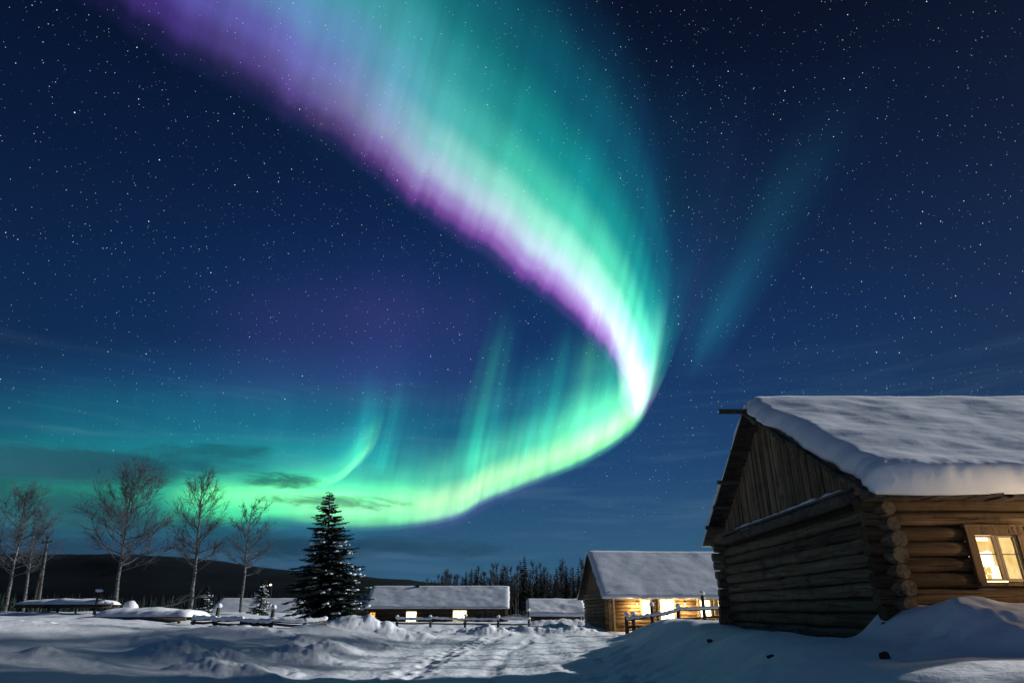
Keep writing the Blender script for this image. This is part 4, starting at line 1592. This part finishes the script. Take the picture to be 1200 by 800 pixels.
def sheet(cols, vstops, ustops, gain, rays=(40, 0.35, 1.2), edge=(14, 0.02), dist=9000.0, patch=None, nu=240, nv=48, v2stops=None, split=(0.3, 0.6)):
    """cols: (foot, middle, top) of field lines; colour runs along the field line, brightness along the arc"""
    seed = sheet_no[0] * 13.7
    sheet_no[0] += 1
    lo = [c[0] for c in cols]
    hi = [c[-1] for c in cols]
    md = [c[1] if len(c) == 3 else ((c[0][0] + c[1][0]) / 2, (c[0][1] + c[1][1]) / 2) for c in cols]
    t = np.linspace(0, 1, nu)
    A, B, C = catmull(lo, t), catmull(md, t), catmull(hi, t)
    v = np.linspace(0, 1, nv)[None, :, None]
    P = A[:, None] * (1 - v) * (1 - 2 * v) + B[:, None] * 4 * v * (1 - v) + C[:, None] * v * (2 * v - 1)
    d = px_dir(P.reshape(-1, 2)) * (dist + sheet_no[0] * 60.0)
    d = d.reshape(nu, nv, 3)
    X, Y, Z = d[..., 0] - A0.x, d[..., 1] - A0.y, d[..., 2] + CAM_Z - A0.z
    m = bpy.data.materials.new('aurora_light')
    m.use_nodes = True
    m.cycles.emission_sampling = 'NONE'
    n = m.node_tree
    n.nodes.clear()
    out = nd(n, 'ShaderNodeOutputMaterial')
    uvn = nd(n, 'ShaderNodeUVMap')
    uvn.uv_map = 'field'
    sp = nd(n, 'ShaderNodeSeparateXYZ')
    lk(n, uvn.outputs[0], sp.inputs[0])
    uu, vv_ = sp.outputs[0], sp.outputs[1]
    # uneven lower hem
    e1 = noise(n, mapping(n, uvn.outputs[0], (edge[0], 0.0, 1), (seed, 0, 0)), 1.0, 3, 0.6)
    v2 = math_n(n, 'ADD', vv_, math_n(n, 'MULTIPLY', math_n(n, 'SUBTRACT', e1, 0.5), edge[1] * 2))
    v2 = math_n(n, 'MAXIMUM', math_n(n, 'MINIMUM', v2, 1.0), 0.0)
    colr = ramp(n, v2, [(p, [x for x in s2l(c)]) for p, c in vstops], 'B_SPLINE' if len(vstops) > 30 else 'EASE')
    if v2stops:
        col2 = ramp(n, v2, [(p, s2l(c)) for p, c in v2stops], 'EASE')
        colr = mix_col(n, 'MIX', ramp(n, uu, [(split[0], 0.0), (split[1], 1.0)], 'EASE'), colr, col2)
    inten = ramp(n, uu, ustops, 'LINEAR' if len(ustops) > 8 else 'EASE')
    r1 = noise(n, mapping(n, uvn.outputs[0], (rays[0], rays[2], 1), (seed, seed, 0)), 1.0, 3, 0.55)
    r1 = ramp(n, r1, [(0.30, 1 - rays[1]), (0.70, 1 + rays[1])] if rays[1] <= 0 else [(0.30, 1 - rays[1]), (0.70, 1.0)])
    fac = math_n(n, 'MULTIPLY', inten, r1)
    if patch:
        q = noise(n, mapping(n, uvn.outputs[0], (patch[0], patch[1], 1), (seed, 2.0, 0)), 1.0, 4, 0.6, 0.4)
        fac = math_n(n, 'MULTIPLY', fac, ramp(n, q, [(patch[2], 0.0), (patch[3], 1.0)], 'EASE'))
    # fade at the very ends of each field line
    fade = math_n(n, 'MULTIPLY', math_n(n, 'MULTIPLY', vv_, 60.0, True), math_n(n, 'MULTIPLY', math_n(n, 'SUBTRACT', 1.0, vv_), 3.2, True))
    fac = math_n(n, 'MULTIPLY', fac, fade)
    em = nd(n, 'ShaderNodeEmission')
    lk(n, colr, em.inputs[0])
    lk(n, math_n(n, 'MULTIPLY', fac, gain * KX), em.inputs[1])
    tr = nd(n, 'ShaderNodeBsdfTransparent')
    ad = nd(n, 'ShaderNodeAddShader')
    lk(n, em.outputs[0], ad.inputs[0])
    lk(n, tr.outputs[0], ad.inputs[1])
    lk(n, ad.outputs[0], out.inputs[0])
    o = grid_mesh('curtain', X, Y, Z, m)
    uvl = o.data.uv_layers.new(name='field')
    UV = np.stack(np.meshgrid(t, np.linspace(0, 1, nv), indexing='ij'), -1).reshape(-1, 2)
    li = np.empty(len(o.data.loops), np.int32)
    o.data.loops.foreach_get('vertex_index', li)
    uvl.data.foreach_set('uv', UV[li].astype(np.float32).ravel())
    o.parent = aurora_root
    return o


K_ = (0, 0, 0)
# 1: the great upper arc; columns run from the top left down to the fold and round it
def ust(vals):
    n_ = len(vals) - 1
    return [(k / n_, v) for k, v in enumerate(vals)]


foot = [(-40, -70), (70, -2), (186, 71), (292, 127), (400, 190), (470, 242), (550, 298), (630, 352), (690, 402), (727, 452), (741, 494)]
lean = [60, 70, 80, 90, 95, 95, 96, 88, 70, 50, 50]
hgt = [470, 470, 480, 480, 475, 465, 430, 385, 345, 320, 295]
cols = []
for (fx, fy), l_, h_ in zip(foot, lean, hgt):
    cols.append(((fx, fy), (fx + l_ * 0.66, fy - h_ * 0.5), (fx + l_, fy - h_)))
cols += [((746, 496), (782, 372), (806, 205)), ((750, 496), (795, 368), (824, 205)), ((754, 494), (808, 364), (842, 205))]
left_v = [(0.0, K_), (0.05, (26, 18, 58)), (0.11, (78, 52, 138)), (0.18, (104, 90, 188)), (0.27, (104, 142, 200)), (0.37, (80, 168, 182)), (0.50, (34, 142, 144)), (0.68, (8, 94, 106)), (0.86, (3, 44, 62)), (1.0, K_)]
#
right_v = [(0.0, K_), (0.026, (40, 18, 70)), (0.052, (122, 56, 146)), (0.085, (158, 128, 192)), (0.135, (170, 204, 212)), (0.195, (118, 210, 182)), (0.265, (46, 174, 148)), (0.38, (9, 130, 124)), (0.56, (4, 82, 94)), (0.78, (4, 38, 58)), (1.0, K_)]
sheet(cols, left_v, ust([0.35, 0.55, 0.72, 0.85, 0.95, 1.0, 1.0, 1.0, 1.0, 1.0, 1.0, 0.75, 0.35, 0.0]), 1.0, (34, 0.26, 0.8), (22, 0.05), v2stops=right_v, split=(0.22, 0.52))
# soft teal air behind the arc
soft = [((x, y), (x + 55, y - 190), (x + 100, y - 420)) for x, y in ((120, 60), (260, 130), (400, 220), (520, 300), (620, 380), (700, 430), (760, 440), (820, 430))]
sheet(soft, [(0.0, K_), (0.2, (6, 60, 74)), (0.45, (8, 84, 92)), (0.7, (6, 52, 70)), (1.0, K_)], ust([0.0, 0.3, 0.6, 0.9, 1.0, 0.8, 0.35, 0.0]), 0.4, (9, 0.3, 0.5), (3, 0.05))
# 2: its white-hot lower third
cols2 = [(a, (a[0] + (c[0] - a[0]) * 0.30, a[1] + (c[1] - a[1]) * 0.27), (a[0] + (c[0] - a[0]) * 0.66, a[1] + (c[1] - a[1]) * 0.56)) for a, b_, c in cols]
sheet(cols2, [(0.0, K_), (0.07, (60, 30, 80)), (0.14, (170, 130, 185)), (0.24, (222, 226, 232)), (0.36, (190, 240, 205)), (0.52, (90, 200, 142)), (0.74, (18, 104, 84)), (1.0, K_)],
      ust([0.0, 0.0, 0.0, 0.05, 0.14, 0.20, 0.26, 0.48, 0.85, 1.0, 1.0, 0.7, 0.25, 0.0]), 0.95, (44, 0.45, 0.6), (26, 0.08))
# 3: the narrow white flame above the fold
ray_cols = [((722, 470), (716, 400), (690, 310)), ((731, 486), (732, 410), (712, 310)), ((740, 496), (750, 410), (740, 300)), ((746, 497), (766, 400), (770, 290)), ((750, 496), (780, 395), (792, 280))]
sheet(ray_cols, [(0.0, K_), (0.08, (150, 200, 165)), (0.22, (215, 245, 220)), (0.5, (130, 220, 160)), (0.75, (30, 120, 90)), (1.0, K_)],
      ust([0.0, 0.9, 1.0, 0.6, 0.0]), 0.75, (9, 0.3, 0.5), (6, 0.03))
# 4: the lower arc running back to the left
foot4 = [(757, 484), (739, 504), (708, 526), (670, 545), (628, 562), (590, 576), (562, 588), (538, 602), (495, 612), (450, 617), (400, 617), (345, 611), (290, 600), (230, 590)]
cols4 = [((x, y + 6), (x + 16, y - 74), (x + 42, y - 195)) for x, y in foot4]
sheet(cols4, [(0.0, K_), (0.03, (40, 90, 78)), (0.09, (96, 205, 125)), (0.17, (130, 228, 145)), (0.27, (56, 184, 124)), (0.43, (14, 138, 116)), (0.66, (6, 86, 86)), (1.0, K_)],
      ust([0.0, 0.9, 1.0, 1.0, 1.0, 1.0, 0.95, 0.95, 0.85, 0.8, 0.65, 0.45, 0.2, 0.0]), 1.05, (30, 0.50, 0.5), (12, 0.03))
# where the two arcs meet the light is fullest
turn = [((x, y + 8), (x + 12, y - 60), (x + 26, y - 150)) for x, y in ((610, 572), (650, 555), (690, 538), (718, 520), (738, 505), (751, 488), (762, 470))]
sheet(turn, [(0.0, K_), (0.08, (40, 100, 80)), (0.20, (130, 220, 140)), (0.38, (110, 205, 140)), (0.65, (26, 120, 100)), (1.0, K_)], ust([0.0, 0.4, 0.8, 1.0, 1.0, 0.7, 0.0]), 0.85, (12, 0.45, 0.5), (6, 0.05))
# 5: bright base of the lower arc
cols5 = [((x, y + 8), (x + 7, y - 34), (x + 20, y - 108)) for x, y in foot4]
sheet(cols5, [(0.0, K_), (0.10, (30, 60, 50)), (0.26, (150, 218, 116)), (0.42, (205, 244, 160)), (0.62, (90, 180, 110)), (1.0, K_)],
      ust([0.0, 0.65, 0.9, 0.9, 0.82, 0.74, 0.9, 1.0, 0.72, 0.66, 0.5, 0.3, 0.1, 0.0]), 0.95, (24, 0.55, 0.7), (14, 0.05))
# 6: violet under-hem of the lower arc
cols6 = [((x + 4, y + 14), (x, y - 2), (x, y - 24)) for x, y in foot4[3:10]]
sheet(cols6, [(0.0, K_), (0.3, (60, 40, 100)), (0.55, (130, 100, 150)), (1.0, K_)], [(0.0, 0.0), (0.25, 0.55), (0.55, 0.95), (0.7, 0.9), (1.0, 0.0)], 0.75, (14, 0.6, 0.5), (9, 0.10))


def ray_sheet(c, w0, w1, colr, gain, vs=(0.0, 0.18, 0.5, 1.0)):
    cols_ = []
    for k in (-1, -0.5, 0, 0.5, 1):
        cols_.append(((c[0][0] + k * w0, c[0][1]), (c[1][0] + k * (w0 + w1) / 2, c[1][1]), (c[2][0] + k * w1, c[2][1])))
    sheet(cols_, [(vs[0], K_), (vs[1], colr), (vs[2], [x * 0.62 for x in colr]), (vs[3], K_)],
          [(0.0, 0.0), (0.25, 0.35), (0.5, 1.0), (0.75, 0.35), (1.0, 0.0)], gain, (5, 0.35, 0.4), (3, 0.03), nu=40, nv=30)


# 7: single rays standing on the lower arc
ray_sheet(((548, 570), (570, 455), (600, 335)), 26, 20, (36, 170, 125), 1.0)
ray_sheet(((574, 560), (590, 440), (606, 345)), 14, 18, (24, 120, 110), 0.6)
ray_sheet(((630, 545), (655, 440), (668, 360)), 24, 18, (26, 140, 110), 0.95)
ray_sheet(((668, 530), (688, 440), (694, 368)), 26, 20, (90, 210, 140), 1.0)
ray_sheet(((700, 520), (714, 440), (712, 372)), 24, 18, (70, 200, 135), 0.95)
ray_sheet(((612, 556), (628, 470), (640, 400)), 30, 30, (14, 110, 100), 0.8)
# 8: the curl at the left
curl = [((300, 580), (304, 556), (310, 505)), ((345, 576), (350, 552), (358, 500)), ((380, 570), (390, 548), (402, 480)), ((400, 562), (412, 532), (424, 455)),
        ((412, 552), (427, 515), (434, 440)), ((422, 545), (440, 502), (446, 435)), ((430, 540), (450, 495), (456, 430))]
sheet(curl, [(0.0, K_), (0.12, (70, 170, 110)), (0.25, (120, 225, 130)), (0.45, (60, 170, 110)), (0.7, (14, 90, 84)), (1.0, K_)],
      [(0.0, 0.0), (0.2, 0.45), (0.42, 0.75), (0.58, 1.0), (0.72, 0.85), (0.86, 0.3), (1.0, 0.0)], 1.15, (8, 0.2, 0.8), (5, 0.03), nu=120)
ray_sheet(((442, 562), (458, 500), (478, 415)), 20, 16, (20, 140, 115), 1.0)
ray_sheet(((412, 562), (426, 490), (436, 405)), 30, 24, (16, 120, 105), 0.9)
# 9: wide green glow over the hill, broken by thin cloud
glow9 = [((x, 640), (x + 4, 560), (x + 10, 440)) for x in (-60, 20, 100, 180, 260, 340, 420, 500)]
sheet(glow9, [(0.0, K_), (0.12, (8, 66, 70)), (0.28, (20, 140, 100)), (0.42, (30, 160, 108)), (0.58, (8, 96, 88)), (0.78, (2, 56, 66)), (1.0, K_)],
      [(0.0, 0.35), (0.2, 0.5), (0.35, 0.7), (0.5, 1.0), (0.65, 1.0), (0.8, 0.8), (0.92, 0.3), (1.0, 0.0)], 1.15, (9, 0.25, 1.0), (6, 0.05), patch=(2.6, 7.0, 0.12, 0.42))
lime = [((x, 612 + 6 * math.sin(x * 0.03)), (x, 580), (x + 4, 535)) for x in (180, 220, 260, 300, 340, 380, 420, 470, 520)]
sheet(lime, [(0.0, K_), (0.25, (60, 170, 90)), (0.5, (100, 215, 110)), (0.75, (30, 120, 80)), (1.0, K_)],
      [(0.0, 0.0), (0.25, 0.9), (0.45, 0.95), (0.65, 0.75), (0.85, 0.6), (1.0, 0.0)], 1.5, (7, 0.3, 1.0), (5, 0.1))
teal = [((x, 560), (x + 4, 480), (x + 14, 380)) for x in (-60, 40, 140, 240, 340, 440, 520)]
sheet(teal, [(0.0, K_), (0.25, (4, 92, 86)), (0.5, (4, 76, 84)), (0.75, (6, 42, 66)), (1.0, K_)],
      [(0.0, 0.6), (0.2, 0.9), (0.5, 1.0), (0.8, 0.7), (1.0, 0.0)], 1.1, (8, 0.3, 0.6), (4, 0.05))
# 10: faint violet air inside the loop
vio = [((x, 500), (x + 10, 390), (x + 20, 240)) for x in (180, 260, 340, 420, 480, 540, 600)]
sheet(vio, [(0.0, K_), (0.3, (42, 30, 72)), (0.55, (46, 26, 72)), (0.8, (18, 14, 50)), (1.0, K_)], [(0.0, 0.0), (0.3, 0.6), (0.55, 1.0), (0.8, 0.5), (1.0, 0.0)], 0.75, (5, 0.3, 0.5), (3, 0.05))
# 11: the pale outlying rays on the right
ray_sheet(((808, 450), (868, 310), (1000, 60)), 26, 80, (22, 92, 104), 0.55, (0.0, 0.28, 0.6, 1.0))
ray_sheet(((826, 430), (900, 280), (1060, 20)), 20, 90, (10, 66, 88), 0.5, (0.0, 0.28, 0.6, 1.0))
ray_sheet(((790, 440), (830, 260), (880, 60)), 30, 60, (34, 34, 70), 0.4, (0.0, 0.28, 0.6, 1.0))

# 12: thin dark cloud low over the hill, in front of the glow
def cloud(cx, cy, w, h, dens, seed):
    nu, nv = 24, 10
    U, V = np.meshgrid(np.linspace(-1, 1, nu), np.linspace(-1, 1, nv), indexing='ij')
    P = np.stack([cx + U * w, cy + V * h + 0.05 * U * w], -1).reshape(-1, 2)
    d = (px_dir(P) * (4200.0 + seed * 40 + 60 * (U * V).reshape(-1, 1))).reshape(nu, nv, 3)
    m = bpy.data.materials.new('thin_cloud')
    m.use_nodes = True
    n = m.node_tree
    n.nodes.clear()
    out = nd(n, 'ShaderNodeOutputMaterial')
    uvn = nd(n, 'ShaderNodeUVMap')
    uvn.uv_map = 'field'
    ctr = mapping(n, uvn.outputs[0], (2, 2, 1), (-1, -1, 0))
    ln = nd(n, 'ShaderNodeVectorMath', operation='LENGTH')
    lk(n, ctr, ln.inputs[0])
    q = noise(n, mapping(n, uvn.outputs[0], (2.2, 1.1, 1), (seed * 3.3, seed, 0)), 1.6, 5, 0.6, 0.8)
    f = math_n(n, 'SUBTRACT', math_n(n, 'ADD', 0.62, math_n(n, 'MULTIPLY', math_n(n, 'SUBTRACT', q, 0.5), 1.9)), ln.outputs['Value'])
    f = ramp(n, math_n(n, 'ADD', f, 0.3), [(0.0, 0.0), (0.75, dens)], 'EASE')
    # nothing at the very rim
    rim = ramp(n, ln.outputs['Value'], [(0.6, 1.0), (0.98, 0.0)], 'EASE')
    f = math_n(n, 'MULTIPLY', f, rim)
    df = nd(n, 'ShaderNodeBsdfDiffuse')
    df.inputs[0].default_value = (0.04, 0.15, 0.19, 1)
    tr = nd(n, 'ShaderNodeBsdfTransparent')
    mx = nd(n, 'ShaderNodeMixShader')
    lk(n, f, mx.inputs[0])
    lk(n, tr.outputs[0], mx.inputs[1])
    lk(n, df.outputs[0], mx.inputs[2])
    lk(n, mx.outputs[0], out.inputs[0])
    o = grid_mesh('cloud', d[..., 0], d[..., 1], d[..., 2] + CAM_Z, m)
    uvl = o.data.uv_layers.new(name='field')
    UV = np.stack([(U + 1) / 2, (V + 1) / 2], -1).reshape(-1, 2)
    li = np.empty(len(o.data.loops), np.int32)
    o.data.loops.foreach_get('vertex_index', li)
    uvl.data.foreach_set('uv', UV[li].astype(np.float32).ravel())
    return tag(o, 'thin dark streak of cloud low over the hill', None, kind='stuff')


for i, c in enumerate(((110, 545, 250, 34, 0.72), (40, 590, 190, 40, 0.7), (332, 563, 80, 13, 0.75), (395, 588, 120, 13, 0.7), (250, 528, 130, 14, 0.45), (150, 610, 160, 26, 0.75), (330, 640, 200, 24, 0.55), (480, 640, 160, 18, 0.4))):
    cloud(*c, i + 1)

# dark stones poking out of the drifts beside the log house
for (px, py, Y, r_, lab) in ((1038, 757, 7.6, 0.055, 'dark stone poking out of the snow below the corner of the log house'), (903, 768, 9.2, 0.035, 'small dark stone in the drift before the gable wall'),
                             (832, 761, 13.5, 0.055, 'dark stone in the snow bank below the far corner of the log house')):
    p = at(px, py, Y)
    mb = MB()
    st = random.Random(px)
    for q in range(4):
        mb.blob((st.uniform(-r_, r_) * 0.8, st.uniform(-r_, r_) * 0.5, st.uniform(0, r_ * 0.6)), (r_ * st.uniform(.6, 1), r_ * st.uniform(.6, 1), r_ * st.uniform(.5, .8)), 0.3, 8, 6)
    o = mb.build('stone', M['bark'], None, (p.x, Y, hz(p.x, Y)))
    tag(o, lab, 'stone')
